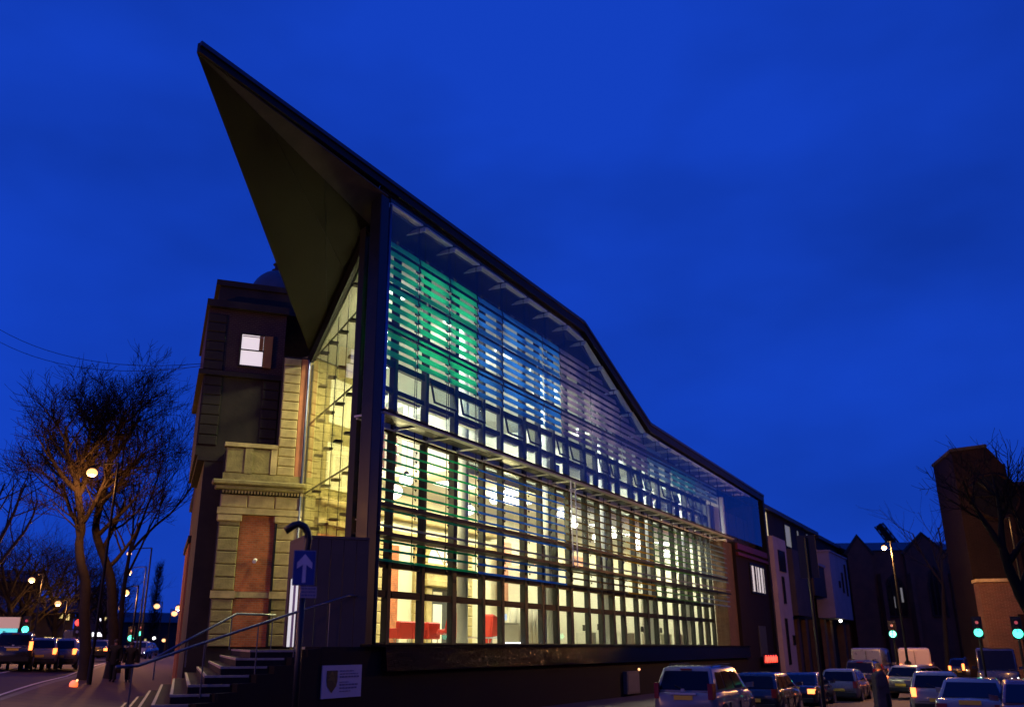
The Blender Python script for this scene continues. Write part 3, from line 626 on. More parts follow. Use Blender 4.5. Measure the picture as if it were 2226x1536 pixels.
def sash(parent, F, x0, x1, y, z0, z1, pm, fm, rails=2, bars=1, fw=.07):
    mb = MB().box(F, x0 - fw, x1 + fw, y - .07, y, z0 - fw, z0).box(F, x0 - fw, x1 + fw, y - .07, y, z1, z1 + fw).box(F, x0 - fw, x0, y - .07, y, z0, z1).box(F, x1, x1 + fw, y - .07, y, z0, z1)
    for k in range(1, rails): zc = z0 + (z1 - z0) * k / rails; mb.box(F, x0, x1, y - .055, y - .031, zc - .025, zc + .025)
    for k in range(1, bars): xc = x0 + (x1 - x0) * k / bars; mb.box(F, xc - .025, xc + .025, y - .05, y - .031, z0, z1)
    wnd = part(parent, 'window', mb, fm); part(wnd, 'pane', MB().box(F, x0, x1, y - .03, y - .01, z0, z1), pm); return wnd
sash(old, OB, -2.72, -1.85, .85, 12.95, 14.25, M_winlit, M_stoned)
ob('curtain', -2.02, -1.86, .79, .815, 13.63, 14.24, mat('ochre_curtain', (.4, .2, .04), .8)); ob('blind_rail', -2.7, -1.87, .79, .81, 14.16, 14.2, M_white)
ob('window_shutter', -1.82, -1.5, .72, .84, 12.9, 14.25, mat('ochre_curtain', (.4, .2, .04), .8))
# street front running away to the left, seen edge on
for x0, y0, y1, z1 in ((-3.62, 7.6, 14, 12.0), (-3.35, 14.1, 20, 9.6), (-2.9, 20.1, 27, 8.6)):
    ob('front_wing', x0, 2.0, y0, y1, 0, z1, M_brickd); ob('front_cornice', x0 - .28, 2.0, y0 - .1, y1 - .1 if y1 < 27 else y1, z1 + .01, z1 + .4, M_stoned)
    ob('front_string', x0 - .2, x0 - .005, y0, y1 - .1, z1 * .55, z1 * .55 + .3, M_stoned)
    for k in range(3): ob('front_pilaster', x0 - .14, x0 - .005, y0 + .3 + k * 1.9, y0 + .9 + k * 1.9, 0.3, z1 * .55 - .01, M_orange)  # street lamp light on the pilasters is painted in as orange
# dome and its lantern
dm = thing('dome_turret', 'dark lead dome turret with a balustraded drum above the old stone building', 'turret', OB.p(-.75, 7.6, 16.76))
dc = OB.p(-.75, 8.8, 16.76)
part(dm, 'drum', MB().lathe(dc, [(1.5, 0), (1.5, 1.9), (1.62, 1.95), (1.62, 2.1)], 20), M_stoned)
part(dm, 'dome', MB().lathe(dc + Vector((0, 0, 2.1)), [(1.42 * math.cos(t * math.pi / 18), 1.75 * math.sin(t * math.pi / 18)) for t in range(0, 9)], 20), mat('lead', (.07, .08, .1), .5, .3, .2, 3), True)
part(dm, 'finial', MB().lathe(dc + Vector((0, 0, 3.8)), [(.34, 0), (.34, .12), (.2, .16), (.2, .4), (.3, .44), (.12, .6), (.04, 1.1)], 10), M_stoned)
for k in range(16):
    t = 2 * math.pi * k / 16; q = dc + Vector((1.78 * math.cos(t), 1.78 * math.sin(t), 1.0)); part(dm, 'baluster', MB().lathe(q, [(.07, 0), (.09, .25), (.05, .55), (.08, .8)], 6), M_stone)
part(dm, 'balustrade_rail', MB().lathe(dc + Vector((0, 0, 1.8)), [(1.66, 0), (1.9, 0), (1.9, .14), (1.66, .14)], 20), M_stoned)
part(dm, 'drum_base', MB().lathe(dc, [(1.95, 0), (1.95, .95), (1.6, 1.0)], 20), M_stoned)
# its long side, now the back wall of the glazed hall
N7 = 7.16
def fb(nm, s0, s1, n0, n1, z0, z1, m, parent=old, bevel=0): return part(parent, nm, MB().box(FA, s0, s1, n0, n1, z0, z1), m, bevel=bevel)
fb('side_wall', 4.95, 8.1, N7 + .02, N7 + .6, 0, 8.7, M_stone2); fb('side_wall', 8.1, 41, N7 + .02, N7 + .6, 0, 8.7, M_cream); fb('side_wall', 4.95, 8.1, N7 + .02, N7 + .6, 8.7, 13.4, M_stone2); fb('side_wall', 8.1, 41, N7 + .02, N7 + .6, 8.7, 13.4, M_white)
courses(4.97, 5.6, 2.2, 13.0, .46, M_stone2, N7 - .12, .14, F=FA)
for s0, s1 in ((5.9, 7.4), (10.5, 11.3)): fb('side_brick_panel', s0, s1, N7 - .03, N7 + .018, 2.3, 6.4, M_brick)
for s0 in (8.0, 9.6, 12.4, 16.6): courses(s0, s0 + .7, 2.2, 6.5, .46, M_stone, N7 - .16, .18, F=FA)
fb('side_architrave', 5.65, 19.5, N7 - .22, N7 + .018, 6.75, 7.0, M_stone); fb('side_cornice', 5.65, 19.5, N7 - .4, N7 + .018, 7.5, 7.75, M_stone, bevel=.05)
fb('side_brick_panel', 9.0, 11.6, N7 - .02, N7 + .018, 9.3, 12.4, mat('inner_brick', (.22, .09, .08), .85, 0, .3, 1.5, .2, brick=(.2, .18, .16)))
for s0 in (10.0, 10.9, 12.4): fb('white_pilaster', s0, s0 + .34, N7 - .3, N7 - .021, 9.2, 12.6, M_white)
for s0, z0 in ((6.2, 8.2), (6.2, 10.9)):
    fb('landing_opening', s0, s0 + 1.5, N7 - .02, N7 + .018, z0, z0 + 1.9, M_cream)
# arched doorway
ds = 13.75
fb('door_surround', ds - .55, ds - .1, N7 - .25, N7 + .018, 2.2, 4.75, M_stone, bevel=.03); fb('door_surround', ds + 2.35, ds + 2.8, N7 - .25, N7 + .018, 2.2, 4.75, M_stone, bevel=.03)
fb('door_lintel', ds - .7, ds + 2.95, N7 - .38, N7 + .018, 4.8, 5.1, M_stone, bevel=.04); fb('door_hood', ds - .85, ds + 3.1, N7 - .5, N7 + .018, 5.55, 5.8, M_stone, bevel=.05); fb('door_frieze', ds - .6, ds + 2.85, N7 - .28, N7 + .018, 5.11, 5.54, M_stone)
dr = fb('inner_door', ds - .09, ds + 2.34, N7 - .06, N7 + .018, 2.2, 4.75, M_wood)
fb('door_light', ds + .22, ds + .95, N7 - .08, N7 - .061, 2.3, 4.05, M_winyel, dr); fb('door_light', ds + .22, ds + .95, N7 - .08, N7 - .061, 4.2, 4.6, M_winyel, dr); fb('door_light', ds + 1.95, ds + 2.2, N7 - .08, N7 - .061, 2.3, 4.6, M_winyel, dr)
arc = [FA.p(ds + 1.12 + 1.5 * math.cos(t * math.pi / 14), N7 - .05, 5.85 + 1.05 * math.sin(t * math.pi / 14)) for t in range(15)]
fl = part(old, 'fanlight', MB().prism(arc, FA.p(0, .06, 0) - FA.p(0, 0, 0)), glow('fanlight_glow', (1, .95, .75), 1.0))
part(old, 'fanlight_arch', MB().tube([FA.p(ds + 1.12 + 1.62 * math.cos(t * math.pi / 14), N7 - .1, 5.85 + 1.17 * math.sin(t * math.pi / 14)) for t in range(15)], .13, 6), M_stone)
for k in (4, 7, 10): part(fl, 'glazing_bar', MB().tube([FA.p(ds + 1.12, N7 - .07, 5.87), arc[k] + (FA.p(0, -.02, 0) - FA.p(0, 0, 0))], .03, 4), M_stone)

# ================================================================== entrance steps, rails, signs
ST = Frame((0, 0), 71.5)
stp = thing('entrance_steps', 'dark stone steps with pale nosings climbing to the glass entrance', 'steps', (-7.0, 24.0, 0))
def to_st(v): return (v[0] * ST.x[0] + v[1] * ST.x[1], v[0] * ST.y[0] + v[1] * ST.y[1])
pA = to_st(FA.p(-12, .08, 0)); pB = to_st(FA.p(2, .08, 0))
def wall_x(y): return pA[0] + (pB[0] - pA[0]) * (y - pA[1]) / (pB[1] - pA[1])
for k in range(10):
    z = 2.12 - .187 * k; y0 = 24.0 - .385 * k; x0 = 1.72 - .36 * k
    xr = wall_x(y0); ybk = 33.2 + .06 * k
    poly = [ST.p(x0, y0, 0), ST.p(xr, y0, 0), ST.p(wall_x(26.2), 26.2, 0), ST.p(wall_x(26.2) + .3, ybk, 0), ST.p(x0, ybk, 0)]
    part(stp, 'step', MB().prism(poly, (0, 0, z)), M_step)
    part(stp, 'nosing', MB().box(ST, x0 - .012, xr - .02, y0 - .012, y0 + .055, z - .045, z + .006), M_nosing)
    part(stp, 'side_nosing', MB().box(ST, x0 - .012, x0 + .055, y0 + .057, ybk - .2, z - .045, z + .006), M_nosing)
# flank wall that steps down beside them
fw = thing('stair_flank_wall', 'low dark wall stepping down beside the entrance stairs', 'wall', FA.p(-3, 0, 0))
pl = [FA.p(-9.2, -.12, 0), FA.p(-1.91, -.12, 0), FA.p(-1.91, -.12, 2.16)]
for k in range(10):
    y0 = 24.0 - .385 * k; P = ST.p(wall_x(y0), y0, 0); s = (P.x - C0[0]) * FA.x[0] + (P.y - C0[1]) * FA.x[1]
    z = 2.12 - .187 * k; pl += [FA.p(s + .02, -.12, z + .02), FA.p(s + .02, -.12, z - .187 + .02)]
pl += [FA.p(-9.2, -.12, .25)]
part(fw, 'wall', MB().prism(pl, FA.p(0, .19, 0) - FA.p(0, 0, 0)), M_plinth)
def handrail(label, pts, F, off, posts, zf):
    P = [F.hit(x, y, off) for x, y in pts]; W3 = [F.p(s, off, z) for s, z in P]
    t = thing('handrail', label, 'handrail', Vector((W3[1].x, W3[1].y, zf(P[1][0]))), 'tubular handrails of the entrance steps')
    part(t, 'rail', MB().tube(W3, .035, 8), M_rail, True)
    for u in posts:
        s = P[0][0] + (P[-1][0] - P[0][0]) * u
        for (a, za), (b, zb) in zip(P, P[1:]):
            if min(a, b) <= s <= max(a, b): z = za + (zb - za) * (s - a) / (b - a if abs(b - a) > 1e-6 else 1)
        part(t, 'post', MB().tube([F.p(s, off, zf(s)), F.p(s, off, z)], .018, 6), M_rail)
    return t
def stair_z(s): return max(.4, min(2.12, 2.12 + (s + 1.95) * .275))
handrail('blue grey tubular handrail rising along the flank wall of the steps', [(800, 1298), (760, 1293), (640, 1331), (500, 1377), (385, 1416), (300, 1446), (252, 1449)], FA, .16, (.02, .2, .36, .52, .72, .95), stair_z)
handrail('thin pale handrail at the far side of the steps, in front of the brick panel', [(598, 1336), (572, 1335), (515, 1333), (420, 1384), (332, 1432)], FA, 3.0, (.02, .4, .75, .98), lambda s: max(.4, min(2.12, 2.12 + (s + 2.2) * .3)))

nb = thing('notice_board', 'white notice board with a dark shield crest on the plinth wall', 'sign', FA.p(-.95, -.14, 1.0))
q0, q1 = FA.hit(701, 1445, -.14), FA.hit(783, 1507, -.14)
NX0, NX1, NZ0, NZ1 = q0[0], q1[0], .93, 1.74
part(nb, 'board', MB().box(FA, NX0, NX1, -.16, -.125, NZ0, NZ1), mat('board_white', (.42, .42, .5), .5, 0, .05, 2))
def nxy(u, v): return FA.p(NX0 + (NX1 - NX0) * u, -.164, NZ0 + (NZ1 - NZ0) * v)
shield = [(.10, .84), (.37, .84), (.37, .52), (.345, .36), (.235, .16), (.125, .36), (.10, .52)]
thick = FA.p(0, -.004, 0) - FA.p(0, 0, 0)
part(nb, 'crest', MB().prism([nxy(u, v) for u, v in shield], thick), mat('crest_dark', (.02, .022, .012), .6))
for dx in (-.06, .06): part(nb, 'crest_chevron', MB().prism([Vector(nxy(.13 + dx * .2, .60 + dx)) + thick * 1.2, Vector(nxy(.235, .78 + dx)) + thick * 1.2, Vector(nxy(.34 - dx * .2, .42 + dx)) + thick * 1.2, Vector(nxy(.235, .60 + dx)) + thick * 1.2], thick * .5), mat('crest_gold', (.10, .085, .02), .6))
M_ink = mat('ink', (.13, .13, .22), .7)
for r, (v, h, u1, gap) in enumerate(((.80, .035, .78, 0), (.71, .035, .90, 0), (.61, .055, .93, 0), (.46, .03, .66, 0), (.37, .05, .90, 0), (.27, .05, .88, 0), (.18, .03, .72, 0))):
    mb = MB(); u = .43
    while u < u1:
        L = rnd.uniform(.03, .09); e = min(u + L, u1); mb.prism([nxy(u, v), nxy(e, v), nxy(e, v + h), nxy(u, v + h)], thick * .6); u = e + .014
    part(nb, 'text_line', mb, M_ink)
# one way sign on a hooked pole
pc = at(650, 1405, 18.5); pg = ground(pc.x, pc.y)
owp = thing('sign_pole', 'black pole with a hooked top carrying a blue one way sign', 'sign', (pc.x, pc.y, pg))
SG = Frame((pc.x, pc.y), 75.0)
hook = [at(650, 1440, 18.5), at(652, 1215, 18.5)]
hp_ = [(655, 1205), (657, 1187), (655, 1170), (648, 1158), (637, 1152), (626, 1155), (609, 1168)]
pole = [Vector((pc.x, pc.y, pg)), Vector((pc.x, pc.y, 3.7))] + [SG.p((x - 652) * .0098, 0, 2.2 + (1405 - y) / 2004 * 18.5 * 1.02) for x, y in hp_]
part(owp, 'pole', MB().tube(pole[:2], .062, 10).tube(pole[1:], .075, 10), M_black, True)
def splate(nm, x0, x1, z0, z1, y, m, parent=owp, d=.012): return part(parent, nm, MB().box(SG, x0, x1, y - d, y, z0, z1), m)
zc = 2.2 + (1405 - 1242) / 2004 * 18.5
bp_ = splate('sign_plate', -.21, .20, zc - .33, zc + .33, -.09, mat('sign_blue', (.015, .045, .22), .45))
splate('sign_border', -.225, .215, zc - .345, zc + .345, -.08, mat('border_grey', (.2, .22, .3), .4), bp_, .008)
arrow = [(-.035, -.29), (.035, -.29), (.035, .06), (.15, -.02), (.15, .10), (0, .27), (-.15, .10), (-.15, -.02), (-.035, .06)]
part(bp_, 'arrow', MB().prism([SG.p(x, -.103, zc + z) for x, z in arrow], SG.p(0, -.004, 0) - SG.p(0, 0, 0)), mat('arrow_white', (.78, .6, .62), .5))
sp2 = splate('small_plate', -.05, .27, zc - .58, zc - .36, -.09, mat('plate_pink', (.42, .3, .3), .5))
for r in range(3):
    mb = MB(); x = -.03
    while x < .25: L = rnd.uniform(.02, .06); mb.box(SG, x, min(.25, x + L), -.106, -.103, zc - .55 + .065 * r, zc - .515 + .065 * r); x += L + .012
    part(sp2, 'text_line', mb, M_ink)
# small wall cabinet by the parked car
cab = thing('wall_cabinet', 'pale grey meter cabinet with a small orange lamp on the plinth wall', 'cabinet', FA.p(19.2, -.3, 0))
q0 = FA.hit(1363, 1470, -.3); q1 = FA.hit(1390, 1470, -.3)
part(cab, 'box', MB().box(FA, q0[0], q1[0], -.3, -.101, .2, 1.15), mat('cabinet_grey', (.10, .09, .085), .6), bevel=.01); part(cab, 'door', MB().box(FA, q0[0] + .1, q1[0] - .1, -.315, -.301, .28, 1.05), mat('cabinet_door', (.12, .11, .10), .6)); part(cab, 'indicator', MB().ball(FA.p(q1[0] - .15, -.36, 1.22), .06, 8, 6), M_sod)

# ================================================================== inside the hall: lamps and furniture
PEND = [(857, 1068, 3, .30), (883, 1043, 4, .27), (927, 1022, 4, .22), (1103, 1075, 3, .33), (1075, 1086, 4, .22), (1020, 1108, 4, .24), (1185, 1115, 4, .30), (1228, 1110, 3, .33), (1243, 1138, 4, .33), (1302, 1168, 3, .36), (1330, 1162, 4.5, .3), (1350, 1152, 4.5, .28), (1384, 1183, 3, .36), (1404, 1175, 4.5, .28), (1447, 1203, 3, .3), (1485, 1196, 3.5, .4), (1503, 1193, 4.5, .26), (1520, 1215, 4.5, .3)]
for i, (px, py, n, r) in enumerate(PEND):
    s, z = FA.hit(px, py, n); top = 8.7 if s > 8.3 else 11.5
    where = ['nearest the glass corner', 'just behind the corner pendant', 'hung highest behind the green louvres', 'large and bright behind the blue louvres', 'small, paired with the large one behind the blue louvres', 'low, between the two groups behind the louvres'][i] if i < 6 else None
    t = thing('pendant_lamp', 'round glowing white pendant lamp, ' + where if where else 'round glowing white pendant lamp, ' + ['first', 'second', 'third', 'fourth', 'fifth', 'sixth', 'seventh', 'eighth', 'ninth', 'tenth', 'eleventh', 'twelfth'][i - 6] + ' from the ladder in the row', 'lamp', FA.p(s, n, top), 'pendant lamps hung in the glazed hall')
    part(t, 'globe', MB().ball(FA.p(s, n, z), r, 14, 9, .85), M_pend, True); part(t, 'flex', MB().tube([FA.p(s, n, top), FA.p(s, n, z + r * .8)], .012, 4), M_black); part(t, 'cap', MB().lathe(FA.p(s, n, z + r * .78), [(.1, 0), (.1, .1), (.03, .16)], 8), M_frame)
for px, py, n in ((857, 1068, 3), (883, 1043, 4), (1103, 1075, 3)):
    s, z = FA.hit(px, py, n); lamp('pendant_lamp_light', FA.p(s, n, z - .5), 390, (1.0, .87, .42), .12)
# red armchairs in a row
def armchair(px, n, label):
    s, _ = FA.hit(px, 1400, n); t = thing('armchair', label, 'armchair', FA.p(s, n, 2.2), 'red armchairs in a row by the glass corner')
    part(t, 'seat', MB().box(FA, s - .42, s + .42, n - .1, n + .6, 2.5, 2.68), M_red, bevel=.04); part(t, 'backrest', MB().box(FA, s - .44, s + .44, n - .3, n - .1, 2.48, 3.12), M_red, bevel=.05)
    for d in (-.5, .42): part(t, 'armrest', MB().box(FA, s + d, s + d + .08, n - .25, n + .55, 2.5, 2.86), M_red, bevel=.02)
    for a in (-.36, .36):
        for b in (-.2, .5): part(t, 'leg', MB().tube([FA.p(s + a, n + b, 2.2), FA.p(s + a, n + b, 2.5)], .022, 5), M_lightgrey)
for px, lb in ((868, 'leftmost red armchair of the row by the glass corner'), (897, 'red armchair second from the glass corner post'), (930, 'rightmost red armchair of the row, beside the lit door')): armchair(px, 4.2, lb)
# high backed red chairs
def lounge(px, n, label, h, wd, face):
    s, _ = FA.hit(px, 1400, n); F = Frame(FA.p(s, n, 0).to_2d(), 30.5 + face); t = thing('lounge_chair', label, 'chair', FA.p(s, n, 2.2))
    prof = [(-.5, .0), (-.46, .5), (-.34, .95 * h), (-.2, 1.0 * h), (-.12, .93 * h), (-.26, .55), (-.2, .42), (.35, .40), (.45, .46), (.45, .34), (-.2, .28)]
    part(t, 'shell', MB().prism([F.p(x, -wd / 2, 2.2 + .12 + z) for x, z in prof], F.p(0, wd, 0) - F.p(0, 0, 0)), M_red, bevel=.04)
    for sgn in (-1, 1): part(t, 'wing', MB().prism([F.p(x, sgn * wd / 2, 2.32 + z) for x, z in [(-.5, .3), (-.36, .98 * h), (.0, .9 * h), (.1, .5), (.3, .4)]], F.p(0, .07 * sgn, 0) - F.p(0, 0, 0)), M_red, bevel=.02)
    part(t, 'cushion', MB().box(F, -.2, .42, -wd / 2 + .06, wd / 2 - .06, 2.73, 2.84), M_red, bevel=.03); part(t, 'pedestal', MB().lathe(F.p(0, 0, 2.2), [(.32, 0), (.3, .05), (.05, .09), (.05, .45)], 12), M_lightgrey)
lounge(979, 3.2, 'high backed red chair standing before the arched doorway', 1.15, 1.05, 250)
lounge(1068, 3.4, 'red shell chair seen side on beside the white curved desk', 1.2, .5, 0)
# reception desk and curved screen
s0 = FA.hit(1085, 1400, 4.2)[0]
dk = thing('reception_desk', 'white reception desk beside the red shell chair', 'desk', FA.p(s0, 4.2, 2.2))
part(dk, 'front', MB().prism([FA.p(s0 + x, n, 2.2) for x, n in ((-.6, 3.9), (.9, 3.7), (1.0, 4.4), (-.6, 4.5))], (0, 0, .95)), M_white); part(dk, 'worktop', MB().prism([FA.p(s0 + x, n, 3.16) for x, n in ((-.7, 3.8), (1.0, 3.6), (1.1, 4.5), (-.7, 4.6))], (0, 0, .06)), M_lightgrey)
mon = thing('monitor', 'blue lit computer screen on the white reception desk', 'monitor', FA.p(s0 + .4, 4.2, 3.22)); part(mon, 'screen', MB().box(FA, s0 + .2, s0 + .7, 4.18, 4.2, 3.34, 3.62), glow('screen_blue', (.3, .5, 1), .8)); part(mon, 'stand', MB().box(FA, s0 + .4, s0 + .5, 4.2, 4.28, 3.22, 3.5), M_black)
s1, s2 = FA.hit(1112, 1400, 4.0)[0], FA.hit(1196, 1400, 4.0)[0]
cs = thing('curved_screen', 'pale curved freestanding screen in the middle of the hall', 'screen', FA.p((s1 + s2) / 2, 4, 2.2))
out = [FA.p(s1 + (s2 - s1) * k / 12, 4.0 - .5 * math.sin(math.pi * k / 12), 0) for k in range(13)]
mb = MB()
for k in range(12):
    def hh(j): return 1.15 + .75 * math.sin(math.pi * min(1, .15 + j / 12 * .8)) ** .6
    a, b = out[k], out[k + 1]; d = FA.p(0, .1, 0) - FA.p(0, 0, 0)
    mb.hexa([a + Vector((0, 0, 2.2)), b + Vector((0, 0, 2.2)), b + d + Vector((0, 0, 2.2)), a + d + Vector((0, 0, 2.2)), a + Vector((0, 0, 2.2 + hh(k))), b + Vector((0, 0, 2.2 + hh(k + 1))), b + d + Vector((0, 0, 2.2 + hh(k + 1))), a + d + Vector((0, 0, 2.2 + hh(k)))])
part(cs, 'panel', mb, mat('screen_cloth', (.55, .53, .45), .8, 0, .08, 1), True); part(cs, 'foot', MB().box(FA, s1 + .3, s2 - .3, 3.6, 4.1, 2.205, 2.24), M_frame)
lt = thing('floor_light', 'bright white light bar on the floor at the foot of the glass front', 'light', FA.p(12.8, 1.7, 2.2))
a_, b_ = FA.hit(1101, 1404, 1.7)[0], FA.hit(1141, 1404, 1.7)[0]
part(lt, 'tube', MB().tube([FA.p(a_, 1.7, 2.3), FA.p(b_, 1.7, 2.3)], .07, 8), glow('floor_tube', (.85, .85, 1), 8.0)); part(lt, 'housing', MB().box(FA, a_ - .05, b_ + .05, 1.62, 1.78, 2.2, 2.225), M_frame)
tb = thing('low_table', 'low white table between the armchairs and the arched doorway', 'table', FA.p(11.2, 2.6, 2.2)); part(tb, 'top', MB().box(FA, 10.2, 12.0, 2.3, 3.0, 2.52, 2.57), M_white)
for a in (10.3, 11.9):
    for b in (2.36, 2.94): part(tb, 'leg', MB().tube([FA.p(a, b, 2.2), FA.p(a, b, 2.52)], .02, 5), M_lightgrey)
for k in range(9):
    s = 22.5 + 1.5 * k; n = 2.6 + (k * 7 % 4) * .5
    t = thing('office_desk', 'pale office desk with a black screen, ' + ['nearest the curved screen', 'second from the curved screen', 'third from the curved screen', 'fourth from the curved screen', 'midway down the hall', 'fourth from the brick pier', 'third from the brick pier', 'second from the brick pier', 'nearest the brick pier'][k], 'desk', FA.p(s, n, 2.2), 'office desks deep in the glazed hall')
    part(t, 'top', MB().box(FA, s - .6, s + .6, n - .35, n + .35, 2.9, 2.94), M_white); part(t, 'panel', MB().box(FA, s - .6, s + .6, n - .33, n - .3, 2.25, 2.9), mat('desk_panel', (.3, .3, .28), .7))
    for d in (-.55, .55): part(t, 'leg', MB().tube([FA.p(s + d, n + .25, 2.2), FA.p(s + d, n + .25, 2.9)], .025, 4), M_lightgrey)
    part(t, 'screen', MB().box(FA, s - .2, s + .2, n + .05, n + .07, 3.0, 3.3), M_black)

# ================================================================== street on the right
M_rend = mat('grey_render', (0.09, 0.075, 0.07), 0.85, 0, 0.25, 0.8, spec=0.2)
M_rendd = mat('dark_grey_render', (0.035, 0.03, 0.028), 0.85, 0, 0.3, 0.8, spec=0.2)
M_rw = mat('white_render', (0.42, 0.33, 0.31), 0.85, 0, 0.18, 0.8, 0.1)
M_slate = mat('slate_roof', (0.035, 0.035, 0.045), 0.6, 0, 0.3, 2)
def win(parent, s0, s1, z0, z1, n, pm, rails=1, bars=1, fm=None): return sash(parent, FA, s0, s1, n, z0, z1, pm, fm or M_frame, rails, bars, .06)
def flat(parent, nm, s0, s1, n0, n1, z0, z1, m): return part(parent, nm, MB().box(FA, s0, s1, n0, n1, z0, z1), m)
h1 = thing('townhouse', 'grey four storey block with white rendered bays beside the glass building', 'building', FA.p(60, 3, 0))
flat(h1, 'wall', 49.1, 71.5, .6, 9, 0, 12.6, M_rendd)
flat(h1, 'roof', 48.98, 71.9, .25, 9.4, 12.61, 12.95, M_slate)
for s, zc in ((55.2, 13.5), (64.0, 13.4)): part(h1, 'roof_vent', MB().tube([FA.p(s, 2, 12.96), FA.p(s, 2, zc)], .16, 8), M_frame)
flat(h1, 'white_bay', 49.3, 53.6, -.35, .59, 0.1, 10.3, M_rw)
for s, z0, z1 in ((51.0, 5.4, 7.3), (50.6, 1.0, 4.2), (52.7, 2.4, 3.0)): win(h1, s, s + .55, z0, z1, -.36, M_windark)
win(h1, 50.3, 52.0, 10.35, 12.45, .59, M_winyel); win(h1, 58.2, 60.3, 10.4, 12.2, .59, M_windim); win(h1, 63.0, 63.7, 11.2, 12.2, .59, M_windim)
win(h1, 67.1, 69.4, 9.9, 12.3, .59, glow('lit_window_pale', (.8, .85, .9), .18)); win(h1, 50.6, 52.6, 7.8, 9.3, -.36, M_windark)
flat(h1, 'grey_bay', 55.0, 60.5, -.5, .59, 4.6, 9.8, M_rend); flat(h1, 'balcony', 60.6, 66.0, -.9, .59, 6.4, 9.0, mat('bronze_panel', (.06, .035, .02), .6, .2, .2, 1))
for s in (54.2, 57.5, 60.8, 64.0): flat(h1, 'ground_pier', s, s + .9, .2, .59, .1, 4.5, mat('timber_panel', (.11, .06, .03), .7, 0, .3, 2)); win(h1, s + 1.2, s + 2.4, .4, 4.2, .59, M_windark, 2)
flat(h1, 'lit_cornice', 60.6, 66.2, -1.0, .59, 9.05, 9.25, M_rw)
h2 = thing('corner_house', 'grey block with a white projecting upper bay with narrow slot windows', 'building', FA.p(82, 3, 0))
flat(h2, 'wall', 72.0, 96, .6, 9, 0, 12.4, M_rendd); flat(h2, 'roof', 71.95, 96.4, .25, 9.4, 12.41, 12.75, M_slate)
flat(h2, 'white_bay', 67.0, 76.4, -1.3, .24, 4.7, 10.6, M_rw)
for s, z0, z1 in ((70.6, 7.6, 8.1), (72.4, 7.2, 9.0), (74.5, 7.0, 9.9)): win(h2, s, s + .55, z0, z1, -1.31, M_windark)
flat(h2, 'bay_coping', 66.9, 76.5, -1.4, .3, 10.61, 10.75, M_rw)
win(h2, 84.5, 87.0, 9.7, 12.0, .59, glow('lit_window_pale', (.8, .85, .9), .18)); win(h2, 89.0, 91.5, 9.7, 12.0, .59, M_windark)
for s in (67.5, 70.5, 77.5, 81.0, 85, 89, 92.5): flat(h2, 'street_pier', s, s + 1.1, -.1, .24 if s < 72 else .59, .1, 4.6, mat('ochre_render', (.22, .12, .05), .8, 0, .3, 1)); win(h2, s + 1.5, s + 2.4, .5, 4.0, .23 if s < 72 else .59, M_windark)
pl_ = thing('porch_light', 'small white light under the white projecting bay', 'light', FA.p(71.5, -.9, 4.6)); part(pl_, 'bulb', MB().ball(FA.p(70.8, -1.0, 4.52), .14, 8, 6), M_pend); part(pl_, 'mount', MB().box(FA, 70.7, 70.9, -1.08, -.92, 4.62, 4.698), M_frame)
for s in (78, 82.5, 87): flat(h2, 'hanging_banner', s, s + 1.6, -.5, -.44, 5.2, 9.4, mat('banner_red', (.16, .05, .03), .8))
ns = thing('neon_sign', 'small red glowing sign low on the wall behind the parked cars', 'sign', FA.p(50, -.2, 1.2))
a_, z_ = FA.hit(1664, 1452, -.4); b_, _ = FA.hit(1691, 1452, -.4)
part(ns, 'backing', MB().box(FA, a_ - .2, b_ + .2, -.4, -.36, 1.05, 1.75), M_black)
for k in range(5):
    u = a_ + (b_ - a_) * k / 5; d = (b_ - a_) / 5
    part(ns, 'tube', MB().tube([FA.p(u + .1 * d, -.43, 1.2), FA.p(u + .45 * d, -.43, 1.62), FA.p(u + .8 * d, -.43, 1.2), FA.p(u + .9 * d, -.43, 1.55)], .045, 5), M_redl)
# chapel across the end of the street
CH = Frame(at(1965, 1405, 104).to_2d(), 96.0)
ch = thing('chapel', 'dark brick chapel with two gables and pointed windows at the end of the street', 'church', CH.p(0, 0, 0))
M_chb = mat('chapel_stone', (0.09, 0.05, 0.032), 0.85, 0, 0.35, 0.8, 0.2)
def cx(px): return (px - 1943) / 2004 * 104 * 1.19
def czz(py): return EYE + (1405 - py) / 2004 * 112
part(ch, 'wall', MB().box(CH, cx(1872), cx(2062), 0, 12, 0, czz(1232)), M_chb)
for a, b, pk in ((1868, 1908, 1206), (1962, 2028, 1203)):
    part(ch, 'gable', MB().prism([CH.p(cx(a), -.6, 0), CH.p(cx(b), -.6, 0), CH.p(cx(b), -.6, czz(1238)), CH.p(cx((a + b) / 2), -.6, czz(pk)), CH.p(cx(a), -.6, czz(1238))], CH.p(0, .59, 0) - CH.p(0, 0, 0)), M_chb)
    part(ch, 'gable_coping', MB().tube([CH.p(cx(a) - .2, -.5, czz(1240)), CH.p(cx((a + b) / 2), -.5, czz(pk) + .1), CH.p(cx(b) + .2, -.5, czz(1240))], .22, 5), M_stoned)
part(ch, 'roof', MB().prism([CH.p(cx(1872), -.2, czz(1231)), CH.p(cx(1872), 6, czz(1205)), CH.p(cx(1872), 12, czz(1231))], CH.p(cx(2062) - cx(1872), 0, 0) - CH.p(0, 0, 0)), M_slate)
M_leaded = mat('leaded_glass', (.02, .016, .012), .12, 0, .3, 2)
